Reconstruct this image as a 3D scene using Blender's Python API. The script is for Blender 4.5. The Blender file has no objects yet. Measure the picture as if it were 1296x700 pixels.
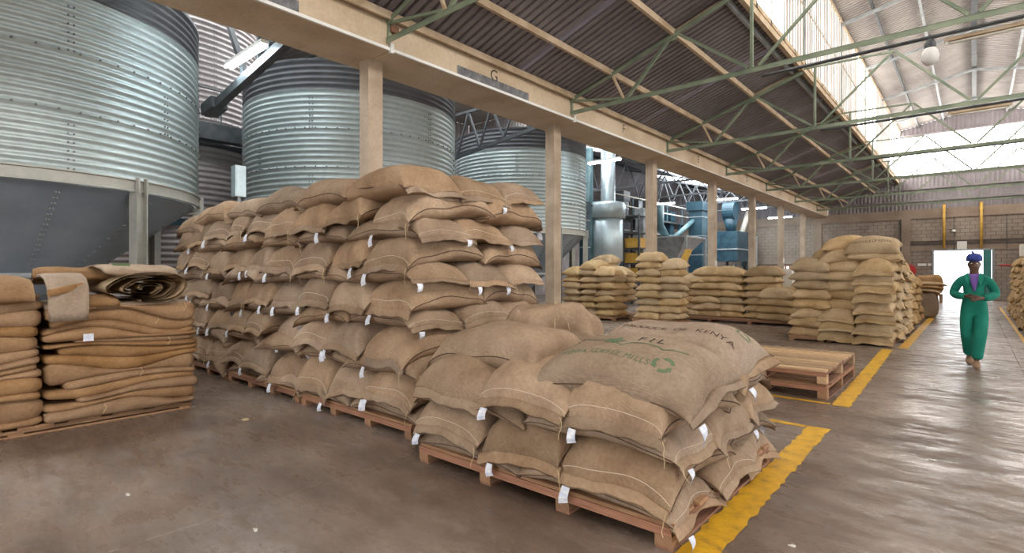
import bpy, bmesh, math, random
import numpy as np
from mathutils import Vector, Matrix
from mathutils.bvhtree import BVHTree

R = math.radians
scene = bpy.context.scene
col = scene.collection

# ---------------------------------------------------------------- camera
cam_d = bpy.data.cameras.new('camera')
cam = bpy.data.objects.new('camera', cam_d)
col.objects.link(cam)
cam_d.sensor_width = 36.0
cam_d.lens = 672.0 / 1296.0 * 36.0
cam_d.shift_y = -5.0 / 1296.0
cam_d.clip_end = 300
cam.location = (0, 0, 1.5)
cam.rotation_euler = (R(90), 0, R(41.04))
scene.camera = cam

# ---------------------------------------------------------------- world, exposure
world = bpy.data.worlds.new('overcast_sky')
scene.world = world
world.use_nodes = True
bg = world.node_tree.nodes['Background']
bg.inputs[0].default_value = (0.88, 0.94, 1.0, 1)
bg.inputs[1].default_value = 4.5
scene.view_settings.view_transform = 'Standard'
scene.view_settings.look = 'None'
scene.view_settings.gamma = 1.0
scene.view_settings.use_curve_mapping = False
scene.view_settings.exposure = 0.46
scene.cycles.use_denoising = True
scene.cycles.max_bounces = 8
scene.cycles.diffuse_bounces = 5
scene.cycles.sample_clamp_indirect = 8.0

DAYLIGHT = 5.5       # daylit window sheets of the roof lantern
SKYLIGHT = 7.5       # daylit roof sheets over the silos
TUBE = 60.0          # fluorescent tubes


# ---------------------------------------------------------------- materials
def mat(name, build=None, color=(.5, .5, .5), rough=.7, metal=0.0):
    m = bpy.data.materials.new(name)
    m.use_nodes = True
    nt = m.node_tree
    b = nt.nodes['Principled BSDF']
    b.inputs['Base Color'].default_value = (*color, 1)
    b.inputs['Roughness'].default_value = rough
    b.inputs['Metallic'].default_value = metal
    if build:
        build(nt, b)
    return m


def N(nt, t, **kw):
    n = nt.nodes.new(t)
    for k, v in kw.items():
        if k in n.inputs:
            n.inputs[k].default_value = v
        else:
            setattr(n, k, v)
    return n


def ramp(nt, fac, stops):
    r = nt.nodes.new('ShaderNodeValToRGB')
    el = r.color_ramp.elements
    while len(el) < len(stops):
        el.new(0.5)
    for e, (p, c) in zip(el, stops):
        e.position = p
        e.color = (*c, 1) if len(c) == 3 else c
    nt.links.new(fac, r.inputs[0])
    return r.outputs[0]


def mixc(nt, fac, a, b, mode='MIX'):
    m = nt.nodes.new('ShaderNodeMix')
    m.data_type = 'RGBA'
    m.blend_type = mode
    for i, v in ((0, fac), (6, a), (7, b)):
        if hasattr(v, 'default_value') or hasattr(v, 'is_linked'):
            nt.links.new(v, m.inputs[i])
        elif isinstance(v, tuple):
            m.inputs[i].default_value = (*v, 1)
        else:
            m.inputs[i].default_value = v
    return m.outputs[2]


def noise(nt, vec, scale, detail=4, rough=.55):
    n = N(nt, 'ShaderNodeTexNoise', Scale=scale, Detail=detail, Roughness=rough)
    if vec is not None:
        nt.links.new(vec, n.inputs['Vector'])
    return n.outputs['Fac']


def coords(nt, kind='Object', scale=None):
    tc = nt.nodes.new('ShaderNodeTexCoord')
    o = tc.outputs[kind]
    if scale:
        mp = nt.nodes.new('ShaderNodeMapping')
        mp.inputs['Scale'].default_value = scale
        nt.links.new(o, mp.inputs[0])
        o = mp.outputs[0]
    return o


def world_pos(nt, scale=None):
    g = nt.nodes.new('ShaderNodeNewGeometry')
    o = g.outputs['Position']
    if scale:
        mp = nt.nodes.new('ShaderNodeMapping')
        mp.inputs['Scale'].default_value = scale
        nt.links.new(o, mp.inputs[0])
        o = mp.outputs[0]
    return o


def bump(nt, b, height, strength=.3, dist=.01):
    bp = N(nt, 'ShaderNodeBump')
    bp.inputs['Strength'].default_value = strength
    bp.inputs['Distance'].default_value = dist
    nt.links.new(height, bp.inputs['Height'])
    nt.links.new(bp.outputs[0], b.inputs['Normal'])


def burlap(dark, mid, light, vary=(.78, 1.16)):
    def f(nt, b):
        oi = nt.nodes.new('ShaderNodeObjectInfo')
        w = world_pos(nt)
        n1 = noise(nt, w, 3.2, 5)
        n2 = noise(nt, w, 38, 3)
        c = ramp(nt, n1, [(.30, dark), (.5, mid), (.72, light)])
        hs = nt.nodes.new('ShaderNodeHueSaturation')
        mr = N(nt, 'ShaderNodeMapRange')
        mr.inputs['To Min'].default_value = vary[0]
        mr.inputs['To Max'].default_value = vary[1]
        nt.links.new(oi.outputs['Random'], mr.inputs['Value'])
        nt.links.new(mr.outputs[0], hs.inputs['Value'])
        m2 = N(nt, 'ShaderNodeMath', operation='MULTIPLY')
        m2.inputs[1].default_value = 7.31
        nt.links.new(oi.outputs['Random'], m2.inputs[0])
        m3 = N(nt, 'ShaderNodeMath', operation='FRACT')
        nt.links.new(m2.outputs[0], m3.inputs[0])
        mr2 = N(nt, 'ShaderNodeMapRange')
        mr2.inputs['To Min'].default_value = .88
        mr2.inputs['To Max'].default_value = 1.1
        nt.links.new(m3.outputs[0], mr2.inputs['Value'])
        nt.links.new(mr2.outputs[0], hs.inputs['Saturation'])
        nt.links.new(c, hs.inputs['Color'])
        c2 = mixc(nt, .30, hs.outputs[0], ramp(nt, n2, [(.3, (.35, .33, .3)), (.7, (1, 1, 1))]), 'MULTIPLY')
        uv = coords(nt, 'UV')
        wa = N(nt, 'ShaderNodeTexWave', Scale=58.0, Distortion=.35, Detail=2.0)
        wa.bands_direction = 'X'
        wb = N(nt, 'ShaderNodeTexWave', Scale=58.0, Distortion=.35, Detail=2.0)
        wb.bands_direction = 'Y'
        nt.links.new(uv, wa.inputs['Vector'])
        nt.links.new(uv, wb.inputs['Vector'])
        mx = N(nt, 'ShaderNodeMath', operation='MULTIPLY')
        nt.links.new(wa.outputs['Fac'], mx.inputs[0])
        nt.links.new(wb.outputs['Fac'], mx.inputs[1])
        c3 = mixc(nt, .22, c2, ramp(nt, mx.outputs[0], [(0, (.55, .52, .48)), (.6, (1, 1, 1))]), 'MULTIPLY')
        nt.links.new(c3, b.inputs['Base Color'])
        ad = N(nt, 'ShaderNodeMath', operation='ADD')
        nt.links.new(mx.outputs[0], ad.inputs[0])
        nt.links.new(n2, ad.inputs[1])
        n5 = noise(nt, world_pos(nt, (1, 1, 1.6)), 9.5, 5, .6)
        a2 = N(nt, 'ShaderNodeMath', operation='MULTIPLY_ADD')
        a2.inputs[1].default_value = 5.0
        nt.links.new(n5, a2.inputs[0])
        nt.links.new(ad.outputs[0], a2.inputs[2])
        bump(nt, b, a2.outputs[0], .45, .007)
        b.inputs['Specular IOR Level'].default_value = .15
    return f


def concrete(c0, c1, c2, scale=1.3, rough=.85):
    def f(nt, b):
        w = world_pos(nt)
        n1 = noise(nt, w, scale, 6)
        n2 = noise(nt, w, scale * 14, 4)
        c = ramp(nt, n1, [(.3, c0), (.5, c1), (.7, c2)])
        c = mixc(nt, .25, c, ramp(nt, n2, [(.3, (.5, .5, .5)), (.65, (1, 1, 1))]), 'MULTIPLY')
        nt.links.new(c, b.inputs['Base Color'])
        bump(nt, b, n2, .2, .01)
    return f


def galvan(c0, c1, rough0=.32, rough1=.55):
    def f(nt, b):
        w = world_pos(nt, (1, 1, .8))
        n1 = noise(nt, w, 1.1, 6)
        n2 = noise(nt, world_pos(nt), 9, 3)
        c = ramp(nt, n1, [(.3, c0), (.7, c1)])
        c = mixc(nt, .25, c, ramp(nt, n2, [(.35, (.6, .6, .6)), (.6, (1, 1, 1))]), 'MULTIPLY')
        nt.links.new(c, b.inputs['Base Color'])
        mr = N(nt, 'ShaderNodeMapRange')
        mr.inputs['To Min'].default_value = rough0
        mr.inputs['To Max'].default_value = rough1
        nt.links.new(n2, mr.inputs['Value'])
        nt.links.new(mr.outputs[0], b.inputs['Roughness'])
    return f


def painted(c0, c1, scale=6):
    def f(nt, b):
        n1 = noise(nt, world_pos(nt), scale, 5)
        c = ramp(nt, n1, [(.35, c0), (.65, c1)])
        nt.links.new(c, b.inputs['Base Color'])
    return f


def wood(c0, c1):
    def f(nt, b):
        oi = nt.nodes.new('ShaderNodeObjectInfo')
        w = coords(nt, 'UV', (2.0, 26, 1))
        n1 = noise(nt, w, 2.5, 5)
        c = ramp(nt, n1, [(.3, c0), (.7, c1)])
        mr = N(nt, 'ShaderNodeMapRange')
        mr.inputs['To Min'].default_value = .65
        mr.inputs['To Max'].default_value = 1.2
        nt.links.new(oi.outputs['Random'], mr.inputs['Value'])
        hs = nt.nodes.new('ShaderNodeHueSaturation')
        nt.links.new(mr.outputs[0], hs.inputs['Value'])
        nt.links.new(c, hs.inputs['Color'])
        nt.links.new(hs.outputs[0], b.inputs['Base Color'])
        bump(nt, b, n1, .2, .004)
    return f


def floor_nodes(nt, b):
    w = world_pos(nt)
    ws = world_pos(nt, (.42, 1.15, 1))
    n1 = noise(nt, w, .5, 6, .6)
    n2 = noise(nt, ws, 2.6, 9, .68)
    n3 = noise(nt, w, 26, 4)
    n4 = noise(nt, ws, 7.0, 8, .7)
    c = ramp(nt, n1, [(.28, (.115, .076, .052)), (.46, (.205, .148, .112)), (.60, (.31, .245, .198)), (.74, (.23, .20, .185))])
    c = mixc(nt, .55, c, ramp(nt, n2, [(.36, (.45, .38, .33)), (.52, (1, 1, 1)), (.66, (1.35, 1.35, 1.38))]), 'MULTIPLY')
    sc = ramp(nt, n4, [(.60, (0, 0, 0)), (.70, (.5, .5, .5))])
    c = mixc(nt, sc, c, (.40, .37, .345))
    c = mixc(nt, .35, c, ramp(nt, n3, [(.3, (.5, .5, .5)), (.6, (1, 1, 1))]), 'MULTIPLY')
    nt.links.new(c, b.inputs['Base Color'])
    rr = ramp(nt, mixc(nt, .6, n2, n4), [(.43, (.62, .62, .62)), (.50, (.34, .34, .34)), (.58, (.20, .20, .20))])
    nt.links.new(rr, b.inputs['Roughness'])
    bump(nt, b, mixc(nt, .5, n4, n3), .35, .006)
    b.inputs['Specular IOR Level'].default_value = .5


def yellow_nodes(nt, b):
    w = world_pos(nt)
    n = noise(nt, w, 9, 7, .65)
    c = ramp(nt, n, [(.30, (.22, .13, .05)), (.42, (.62, .33, .02)), (.6, (.80, .45, .02)), (.75, (.75, .46, .08))])
    nt.links.new(c, b.inputs['Base Color'])


def emit(name, color, strength):
    m = bpy.data.materials.new(name)
    m.use_nodes = True
    b = m.node_tree.nodes['Principled BSDF']
    b.inputs['Base Color'].default_value = (.8, .8, .8, 1)
    b.inputs['Emission Color'].default_value = (*color, 1)
    b.inputs['Emission Strength'].default_value = strength
    return m


M = dict(
    burlap=mat('burlap', burlap((.335, .225, .145), (.45, .315, .21), (.54, .395, .27)), rough=.95),
    burlap_pale=mat('burlap_pale', burlap((.50, .335, .17), (.62, .44, .245), (.72, .53, .315)), rough=.95),
    burlap_old=mat('burlap_old', burlap((.31, .175, .085), (.43, .255, .13), (.51, .32, .175), (.9, 1.08)), rough=.95),
    burlap_grey=mat('burlap_grey', burlap((.39, .285, .20), (.48, .36, .26), (.56, .435, .32)), rough=.95),
    seam=mat('stitching', color=(.10, .055, .035), rough=.9),
    pale_thread=mat('pale_thread', color=(.66, .55, .42), rough=.9),
    twine=mat('twine', color=(.62, .48, .28), rough=.9),
    tag=mat('paper_tag', painted((.62, .66, .80), (.88, .89, .92), 30), rough=.6),
    print_green=mat('green_ink', color=(.12, .17, .09), rough=.9),
    print_brown=mat('brown_ink', color=(.09, .05, .035), rough=.9),
    print_black=mat('black_ink', color=(.03, .03, .03), rough=.9),
    floor=mat('worn_concrete_floor', floor_nodes, rough=.5),
    yellow=mat('yellow_floor_paint', yellow_nodes, rough=.5),
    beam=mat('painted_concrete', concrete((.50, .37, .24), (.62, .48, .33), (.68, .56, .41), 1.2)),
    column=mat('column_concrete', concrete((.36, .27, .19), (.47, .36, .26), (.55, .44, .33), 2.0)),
    grey_patch=mat('grey_patch', concrete((.10, .10, .11), (.16, .16, .17), (.25, .25, .25), 9)),
    white=mat('white_plastic', color=(.80, .79, .76), rough=.5),
    block=mat('concrete_block', concrete((.26, .205, .165), (.34, .275, .225), (.42, .35, .29), 1.0)),
    mortar=mat('mortar', concrete((.11, .08, .065), (.14, .105, .085), (.17, .13, .105), 3)),
    band=mat('wall_concrete', concrete((.25, .18, .13), (.32, .24, .18), (.38, .30, .23), 1.0)),
    galv=mat('galvanised_sheet', galvan((.47, .535, .535), (.55, .62, .62), .40, .52), metal=.5),
    galv_dark=mat('dark_galvanised_sheet', galvan((.10, .105, .115), (.17, .175, .185), .5, .75), metal=.4),
    galv_old=mat('old_galvanised_sheet', galvan((.32, .27, .25), (.48, .43, .42), .45, .7), metal=.4),
    steel_beam=mat('galvanised_ring_steel', galvan((.36, .36, .33), (.50, .49, .44), .45, .7), metal=.3),
    hopper=mat('grey_hopper_paint', painted((.20, .235, .275), (.27, .305, .345), 1.2), rough=.45),
    bolt=mat('bolt_steel', color=(.16, .16, .16), rough=.5, metal=.6),
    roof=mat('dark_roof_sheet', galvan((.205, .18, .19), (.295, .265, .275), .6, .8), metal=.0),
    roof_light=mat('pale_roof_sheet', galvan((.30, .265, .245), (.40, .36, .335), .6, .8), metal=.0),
    gable=mat('gable_sheet', galvan((.22, .19, .20), (.31, .28, .29), .55, .75), metal=.15),
    purlin=mat('purlin_timber', painted((.44, .32, .20), (.60, .47, .33), 3), rough=.8),
    truss=mat('green_truss_paint', painted((.135, .18, .12), (.25, .29, .20), 2), rough=.55),
    steel_dark=mat('dark_steel', painted((.035, .04, .045), (.08, .085, .09), 4), rough=.5),
    steel_blue=mat('blue_machine_paint', painted((.012, .04, .06), (.03, .075, .105), 3), rough=.45),
    steel_teal=mat('teal_machine_paint', painted((.05, .12, .135), (.10, .19, .21), 3), rough=.45),
    steel_grey=mat('grey_steel', painted((.25, .27, .28), (.38, .40, .41), 3), rough=.5),
    tank=mat('bright_tank_steel', galvan((.50, .60, .64), (.66, .76, .80), .3, .5), metal=.6),
    yellow_paint=mat('yellow_steel_paint', painted((.52, .29, .045), (.66, .40, .07), 4), rough=.5),
    red=mat('red_paint', color=(.55, .03, .03), rough=.4),
    green=mat('green_door_paint', color=(.04, .22, .20), rough=.5),
    carton=mat('carton', color=(.72, .68, .60), rough=.8),
    wood=mat('pallet_timber', wood((.27, .135, .065), (.46, .27, .145)), rough=.85),
    wood_new=mat('fresh_pallet_timber', wood((.46, .28, .14), (.64, .44, .26)), rough=.8),
    wood_red=mat('reddish_pallet_timber', wood((.24, .105, .06), (.39, .195, .115)), rough=.8),
    pane=emit('daylit_pane', (1.0, .965, .91), DAYLIGHT),
    sky_pane=emit('daylit_roof_sheet', (.90, .96, 1.0), SKYLIGHT),
    small_pane=emit('daylit_small_pane', (1.0, .95, .88), .9),
    tube=emit('fluorescent_tube', (.78, .93, 1.0), TUBE),
    skin=mat('dark_skin', color=(.13, .065, .042), rough=.5),
    coverall=mat('green_coverall', painted((.0, .155, .10), (.005, .215, .145), 5), rough=.85),
    shirt=mat('purple_shirt', color=(.17, .085, .34), rough=.8),
    cap=mat('blue_cap', color=(.03, .05, .24), rough=.8),
    shoe=mat('brown_shoe', color=(.26, .15, .085), rough=.6),
    eye=mat('eye_white', color=(.7, .68, .62), rough=.3),
    ground=mat('sunny_yard', concrete((.5, .48, .44), (.6, .58, .54), (.66, .64, .6), .6)),
)


# ---------------------------------------------------------------- helpers
class MB:
    def __init__(self):
        self.v, self.f, self.uv = [], [], []

    def add(self, vs, fs):
        o = len(self.v)
        self.v += [tuple(p) for p in vs]
        self.f += [tuple(i + o for i in f) for f in fs]

    def box(self, x0, x1, y0, y1, z0, z1):
        self.add([(x0, y0, z0), (x1, y0, z0), (x1, y1, z0), (x0, y1, z0), (x0, y0, z1), (x1, y0, z1), (x1, y1, z1), (x0, y1, z1)],
                 [(3, 2, 1, 0), (4, 5, 6, 7), (0, 1, 5, 4), (1, 2, 6, 5), (2, 3, 7, 6), (3, 0, 4, 7)])
        return self

    def bar(self, a, b, w, h=None, up=(0, 0, 1)):
        h = h or w
        a, b = Vector(a), Vector(b)
        d = (b - a).normalized()
        u = Vector(up)
        if abs(d.dot(u)) > .98:
            u = Vector((1, 0, 0))
        s = d.cross(u).normalized()
        t = s.cross(d)
        vs = []
        for p in (a, b):
            for i, j in ((-1, -1), (1, -1), (1, 1), (-1, 1)):
                vs.append(p + s * (i * w / 2) + t * (j * h / 2))
        self.add(vs, [(3, 2, 1, 0), (4, 5, 6, 7), (0, 1, 5, 4), (1, 2, 6, 5), (2, 3, 7, 6), (3, 0, 4, 7)])
        return self

    def angle(self, a, b, w, t=.012, up=(0, 0, 1)):
        """an L-section steel angle between two points"""
        a, b = Vector(a), Vector(b)
        d = (b - a).normalized()
        u = Vector(up)
        if abs(d.dot(u)) > .98:
            u = Vector((1, 0, 0))
        s = d.cross(u).normalized()
        n = s.cross(d)
        self.bar(a, b, w, t, up)
        self.bar(a + s * (w / 2 - t / 2) - n * (w / 2), b + s * (w / 2 - t / 2) - n * (w / 2), t, w, up)
        return self

    def tube(self, pts, r, n=8, cap=True):
        pts = [Vector(p) for p in pts]
        rr = r if isinstance(r, (list, tuple)) else [r] * len(pts)
        o = len(self.v)
        prev = None
        for i, p in enumerate(pts):
            d = (pts[min(i + 1, len(pts) - 1)] - pts[max(i - 1, 0)]).normalized()
            if prev is None:
                u = Vector((0, 0, 1)) if abs(d.z) < .9 else Vector((1, 0, 0))
                s = d.cross(u).normalized()
            else:
                s = (prev - d * prev.dot(d)).normalized()
            prev = s
            t = d.cross(s)
            for k in range(n):
                a = 2 * math.pi * k / n
                self.v.append(tuple(p + s * (math.cos(a) * rr[i]) + t * (math.sin(a) * rr[i])))
        for i in range(len(pts) - 1):
            for k in range(n):
                a, b = o + i * n + k, o + i * n + (k + 1) % n
                self.f.append((a, b, b + n, a + n))
        if cap:
            self.f.append(tuple(o + k for k in range(n))[::-1])
            self.f.append(tuple(o + (len(pts) - 1) * n + k for k in range(n)))
        return self

    def lathe(self, prof, cx, cy, n=48, a0=0, a1=2 * math.pi, cap_top=False, cap_bot=False):
        o = len(self.v)
        full = abs(a1 - a0 - 2 * math.pi) < 1e-6
        m = n if full else n + 1
        for r, z in prof:
            for k in range(m):
                a = a0 + (a1 - a0) * k / n
                self.v.append((cx + r * math.cos(a), cy + r * math.sin(a), z))
        for i in range(len(prof) - 1):
            for k in range(n):
                k2 = (k + 1) % m
                self.f.append((o + i * m + k, o + i * m + k2, o + (i + 1) * m + k2, o + (i + 1) * m + k))
        if cap_top:
            self.f.append(tuple(o + (len(prof) - 1) * m + k for k in range(m)))
        if cap_bot:
            self.f.append(tuple(o + k for k in range(m))[::-1])
        return self

    def grid(self, P, closed_u=False):
        """P: array (nu, nv, 3)"""
        nu, nv = P.shape[:2]
        o = len(self.v)
        self.v += [tuple(p) for p in P.reshape(-1, 3)]
        for i in range(nu if closed_u else nu - 1):
            i2 = (i + 1) % nu
            for j in range(nv - 1):
                self.f.append((o + i * nv + j, o + i2 * nv + j, o + i2 * nv + j + 1, o + i * nv + j + 1))
        return self

    def mesh(self, name, material, smooth=False):
        me = bpy.data.meshes.new(name)
        me.from_pydata(self.v, [], self.f)
        if smooth:
            me.polygons.foreach_set('use_smooth', [True] * len(me.polygons))
        me.materials.append(material)
        me.update()
        return me

    def build(self, name, material, parent=None, smooth=False, uv=False):
        me = self.mesh(name, material, smooth)
        if uv:
            box_uv(me)
        return link(name, me, parent)


def box_uv(me):
    """length-wise uv for boards: u along the longest axis"""
    co = np.array([v.co[:] for v in me.vertices])
    ext = co.max(0) - co.min(0)
    ax = list(np.argsort(-ext))
    uvl = me.uv_layers.new(name='uv')
    sh = random.random() * 9
    for l in me.loops:
        c = co[l.vertex_index]
        uvl.data[l.index].uv = (c[ax[0]] + sh, c[ax[1]] + c[ax[2]])


def link(name, me, parent=None):
    o = bpy.data.objects.new(name, me)
    col.objects.link(o)
    if parent:
        o.parent = parent
        o.matrix_parent_inverse = Matrix.Translation(-parent_world(parent)) if not has_rot(parent) else parent_matrix(parent).inverted()
    return o


def parent_matrix(o):
    m = Matrix.LocRotScale(o.location, o.rotation_euler, o.scale)
    while o.parent:
        m = Matrix.LocRotScale(o.parent.location, o.parent.rotation_euler, o.parent.scale) @ o.matrix_parent_inverse @ m
        o = o.parent
    return m


def parent_world(o):
    return parent_matrix(o).translation


def has_rot(o):
    return True


def local(o):
    """mesh given in the parent's own space"""
    o.matrix_parent_inverse = Matrix.Identity(4)
    return o


def tag(o, label=None, cat=None, group=None, kind=None):
    for k, v in (('label', label), ('category', cat), ('group', group), ('kind', kind)):
        if v:
            o[k] = v
    return o


def thing(name, label, cat, loc=(0, 0, 0), group=None):
    o = bpy.data.objects.new(name, None)
    o.empty_display_size = .1
    o.location = loc
    col.objects.link(o)
    return tag(o, label, cat, group)


def struct(name, o):
    o.name = name
    o['kind'] = 'structure'
    return o


ORD = ['', 'first', 'second', 'third', 'fourth', 'fifth', 'sixth', 'seventh', 'eighth', 'ninth', 'tenth', 'eleventh', 'twelfth', 'thirteenth', 'fourteenth', 'fifteenth', 'sixteenth', 'seventeenth', 'eighteenth']


def corrugated_y(x0, z0, x1, z1, y0, y1, pitch, amp, thick=.004, spp=8):
    """sheet between two eave lines; ribs run from (x0,z0) to (x1,z1), waves travel along y"""
    k0, k1 = int(math.floor(y0 / pitch)), int(math.ceil(y1 / pitch))
    ys, w = [y0], [0.0]
    for k in range(k0, k1 + 1):
        for f, h in ((.0, 0), (.56, 0), (.66, 1), (.88, 1), (.98, 0)):
            y = (k + f) * pitch
            if y0 < y < y1:
                ys.append(y)
                w.append(2 * amp * h - amp)
    ys.append(y1)
    w.append(w[-1])
    w[0] = w[1]
    ys, w = np.array(ys), np.array(w)
    if x1 < x0:
        w = -w
    n = len(ys) - 1
    d = Vector((x1 - x0, 0, z1 - z0)).normalized()
    nx, nz = -d.z, d.x
    P = np.zeros((2, n + 1, 3))
    for i, (x, z) in enumerate(((x0, z0), (x1, z1))):
        P[i, :, 0] = x + nx * w
        P[i, :, 1] = ys
        P[i, :, 2] = z + nz * w
    m = MB()
    m.grid(P)
    return m


def corrugated_x(y, x0, x1, zlo, zhi, pitch, amp):
    """upright sheet in a plane y = const, ribs upright; zlo and zhi are functions of x"""
    n = max(4, int((x1 - x0) / pitch * 4))
    xs = np.linspace(x0, x1, n + 1)
    P = np.zeros((2, n + 1, 3))
    for i, zf in enumerate((zlo, zhi)):
        P[i, :, 0] = xs
        P[i, :, 1] = y + amp * np.sin(2 * np.pi * xs / pitch)
        P[i, :, 2] = [zf(x) for x in xs]
    return MB().grid(P)


# ================================================================= LARGE STRUCTURE
Y0, YB = -12.0, 38.3       # rear and far end of the hall
XL, XR = -22.0, 8.0

# floor: one slab mesh with grooved pour joints
m = MB()
prof = [(XL - .5, 0)]
for xj in (-14.5, -7.6, -3.5, .55, 4.2):
    prof += [(xj - .008, 0), (xj - .004, -.012), (xj + .004, -.012), (xj + .008, 0)]
prof += [(XR + .5, 0)]
P = np.zeros((len(prof), 2, 3))
for i, (x, z) in enumerate(prof):
    P[i, :, 0] = x
    P[i, :, 2] = z
    P[i, 0, 1] = Y0 - .5
    P[i, 1, 1] = YB + .4
m.grid(P)
m.box(XL - .5, XR + .5, Y0 - .5, YB + .4, -.3, -.02)
floor = struct('floor', m.build('floor', M['floor']))
struct('ground', MB().box(-60, 60, YB + .42, 120, -.25, -.03).build('ground', M['ground']))
struct('ground', MB().box(-60, 60, -90, Y0 - .52, -.25, -.03).build('ground', M['ground']))


def floor_line(pts, label):
    """painted strip with worn ragged edges; pts = two centre points and a width"""
    (x0, y0), (x1, y1), w = pts
    rnd = random.Random(label)
    a, b = Vector((x0, y0, 0)), Vector((x1, y1, 0))
    d = (b - a)
    n = max(2, int(d.length / .06))
    s = Vector((-d.y, d.x, 0)).normalized()
    P = np.zeros((n + 1, 2, 3))
    for i in range(n + 1):
        c = a + d * (i / n)
        e0 = w / 2 + rnd.uniform(-.018, .006)
        e1 = w / 2 + rnd.uniform(-.018, .006)
        P[i, 0] = (c - s * e0) + Vector((0, 0, .003))
        P[i, 1] = (c + s * e1) + Vector((0, 0, .003))
    o = MB().grid(P[:, ::-1]).build('floor_line', M['yellow'], floor)
    o['label'] = label


floor_line(((-1.10, 1.0), (-1.13, 5.82), .20), 'broad yellow line beside the nearest sack pallet')
floor_line(((-1.24, 5.77), (-2.6, 5.85), .10), 'thin yellow cross line behind the nearest sack pallet')
floor_line(((-1.13, 6.90), (-1.28, 12.62), .19), 'broad yellow line beside the empty pallets')
floor_line(((-1.235, 6.95), (-3.4, 6.99), .09), 'thin yellow cross line in front of the empty pallets')
floor_line(((-1.06, 13.0), (-1.06, 22.5), .17), 'yellow line along the aisle face of the round-topped pile')
floor_line(((.83, 15.0), (.83, 31.0), .08), 'yellow line along the sacks on the right')

# back wall: rendered frame with block infill, door opening
wb = MB()
DX0, DX1, DZ = -1.72, .72, 2.72
wb.box(XL, DX0, YB + .06, YB + .3, 0, 5.1)
wb.box(DX1, XR, YB + .06, YB + .3, 0, 5.1)
wb.box(DX0, DX1, YB + .06, YB + .3, DZ, 5.1)
wall_back = struct('wall_back', wb.build('wall_back', M['mortar']))
bl = MB()
rb = random.Random(5)
z = .02
row = 0
while z < 4.55:
    x = XL + (.21 if row % 2 else 0)
    while x < XR - .4:
        inside_band = z > 2.72 and z < 3.1 and x > -2.9
        inside_win = x + .4 > -11.7 and x < -6.6 and z + .19 > 1.1 and z < 1.98
        spans = [(x, x + .40)]
        if z < DZ + .1:
            spans = [(x, min(x + .40, DX0 - .09)), (max(x, DX1 + .09), x + .40)]
        if not (inside_band or inside_win):
            d = rb.uniform(0, .012)
            for xa, xb in spans:
                if xb - xa > .04:
                    bl.box(xa, xb, YB + .03 - d, YB + .062, z, z + .19)
        x += .42
    z += .205
    row += 1
b_ = bl.build('block_courses', M['block'], wall_back)
b_['kind'] = 'stuff'
for nm, bx in (('concrete_band', (XL, XR, YB - .03, YB + .07, 4.58, 5.12)), ('lintel', (-2.9, XR, YB - .01, YB + .07, 2.74, 3.08)),
               ('pilaster', (-3.2, -2.78, YB - .12, YB + .07, 0, 4.6)), ('pilaster', (3.2, 3.6, YB - .12, YB + .07, 0, 4.6)),
               ('pilaster', (-7.75, -7.3, YB - .1, YB + .07, 0, 4.6)), ('pilaster', (-14.8, -14.4, YB - .1, YB + .07, 0, 4.6))):
    MB().box(*bx).build(nm, M['band'], wall_back)
MB().box(-2.9, XR, YB - .04, YB - .012, 3.06, 3.1).build('drip_strip', M['steel_dark'], wall_back)
MB().box(-3.26, -3.2, YB - .08, YB - .02, .2, 4.6).build('downpipe', M['steel_dark'], wall_back)
MB().box(-.86, -.83, YB - .06, YB - .03, 2.75, 4.6).build('conduit', M['steel_dark'], wall_back)
MB().box(1.28, 1.31, YB - .06, YB - .03, 2.75, 4.6).build('conduit', M['steel_dark'], wall_back)
# lit strip window, low on the back wall
win = MB()
win.box(-11.7, -6.6, YB + .0, YB + .05, 1.08, 1.14)
win.box(-11.7, -6.6, YB + .0, YB + .05, 1.92, 1.98)
wn = struct('window_1', win.build('window_1', M['wood_red'], uv=True))
for k in range(21):
    x = -11.7 + 5.1 * k / 20
    MB().box(x - .045, x + .045, YB - .01, YB + .055, 1.1, 1.96).build('mullion', M['wood_red'], wn, uv=True)
for zz in (1.36, 1.64):
    MB().box(-11.7, -6.6, YB, YB + .05, zz - .025, zz + .025).build('rail', M['wood_red'], wn, uv=True)
MB().box(-11.7, -6.6, YB + .045, YB + .058, 1.08, 1.98).build('pane', M['small_pane'], wn)
MB().box(-9.2, -6.9, YB - .03, YB + .02, .0, .95).build('brown_panel', M['wood_red'], wall_back, uv=True)

# door leaf folded open, frame
d1 = struct('door_1', MB().box(.36, .70, YB - .02, YB + .03, 0.02, DZ).build('door_1', M['green']))
MB().bar((.42, YB - .05, .95), (.42, YB - .05, 1.15), .03).build('door_handle', M['steel_dark'], d1)
t1 = MB()
t1.box(DX0 - .09, DX0, YB - .03, YB + .3, 0, DZ + .09)
t1.box(DX1, DX1 + .09, YB - .03, YB + .3, 0, DZ + .09)
t1.box(DX0, DX1, YB - .03, YB + .3, DZ, DZ + .09)
struct('trim_1', t1.build('trim_1', M['steel_grey']))

# gable cladding, lit gable window
RIDGE = 10.45
EAVE, RAIL, LTOP = 5.55, 6.75, 9.75


def low_roof(x):
    ax = abs(x)
    return EAVE + (6.95 - ax) / (6.95 - 3.3) * (RAIL - EAVE) if ax > 3.3 else LTOP + (3.3 - ax) / 3.3 * (RIDGE - LTOP)


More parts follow.
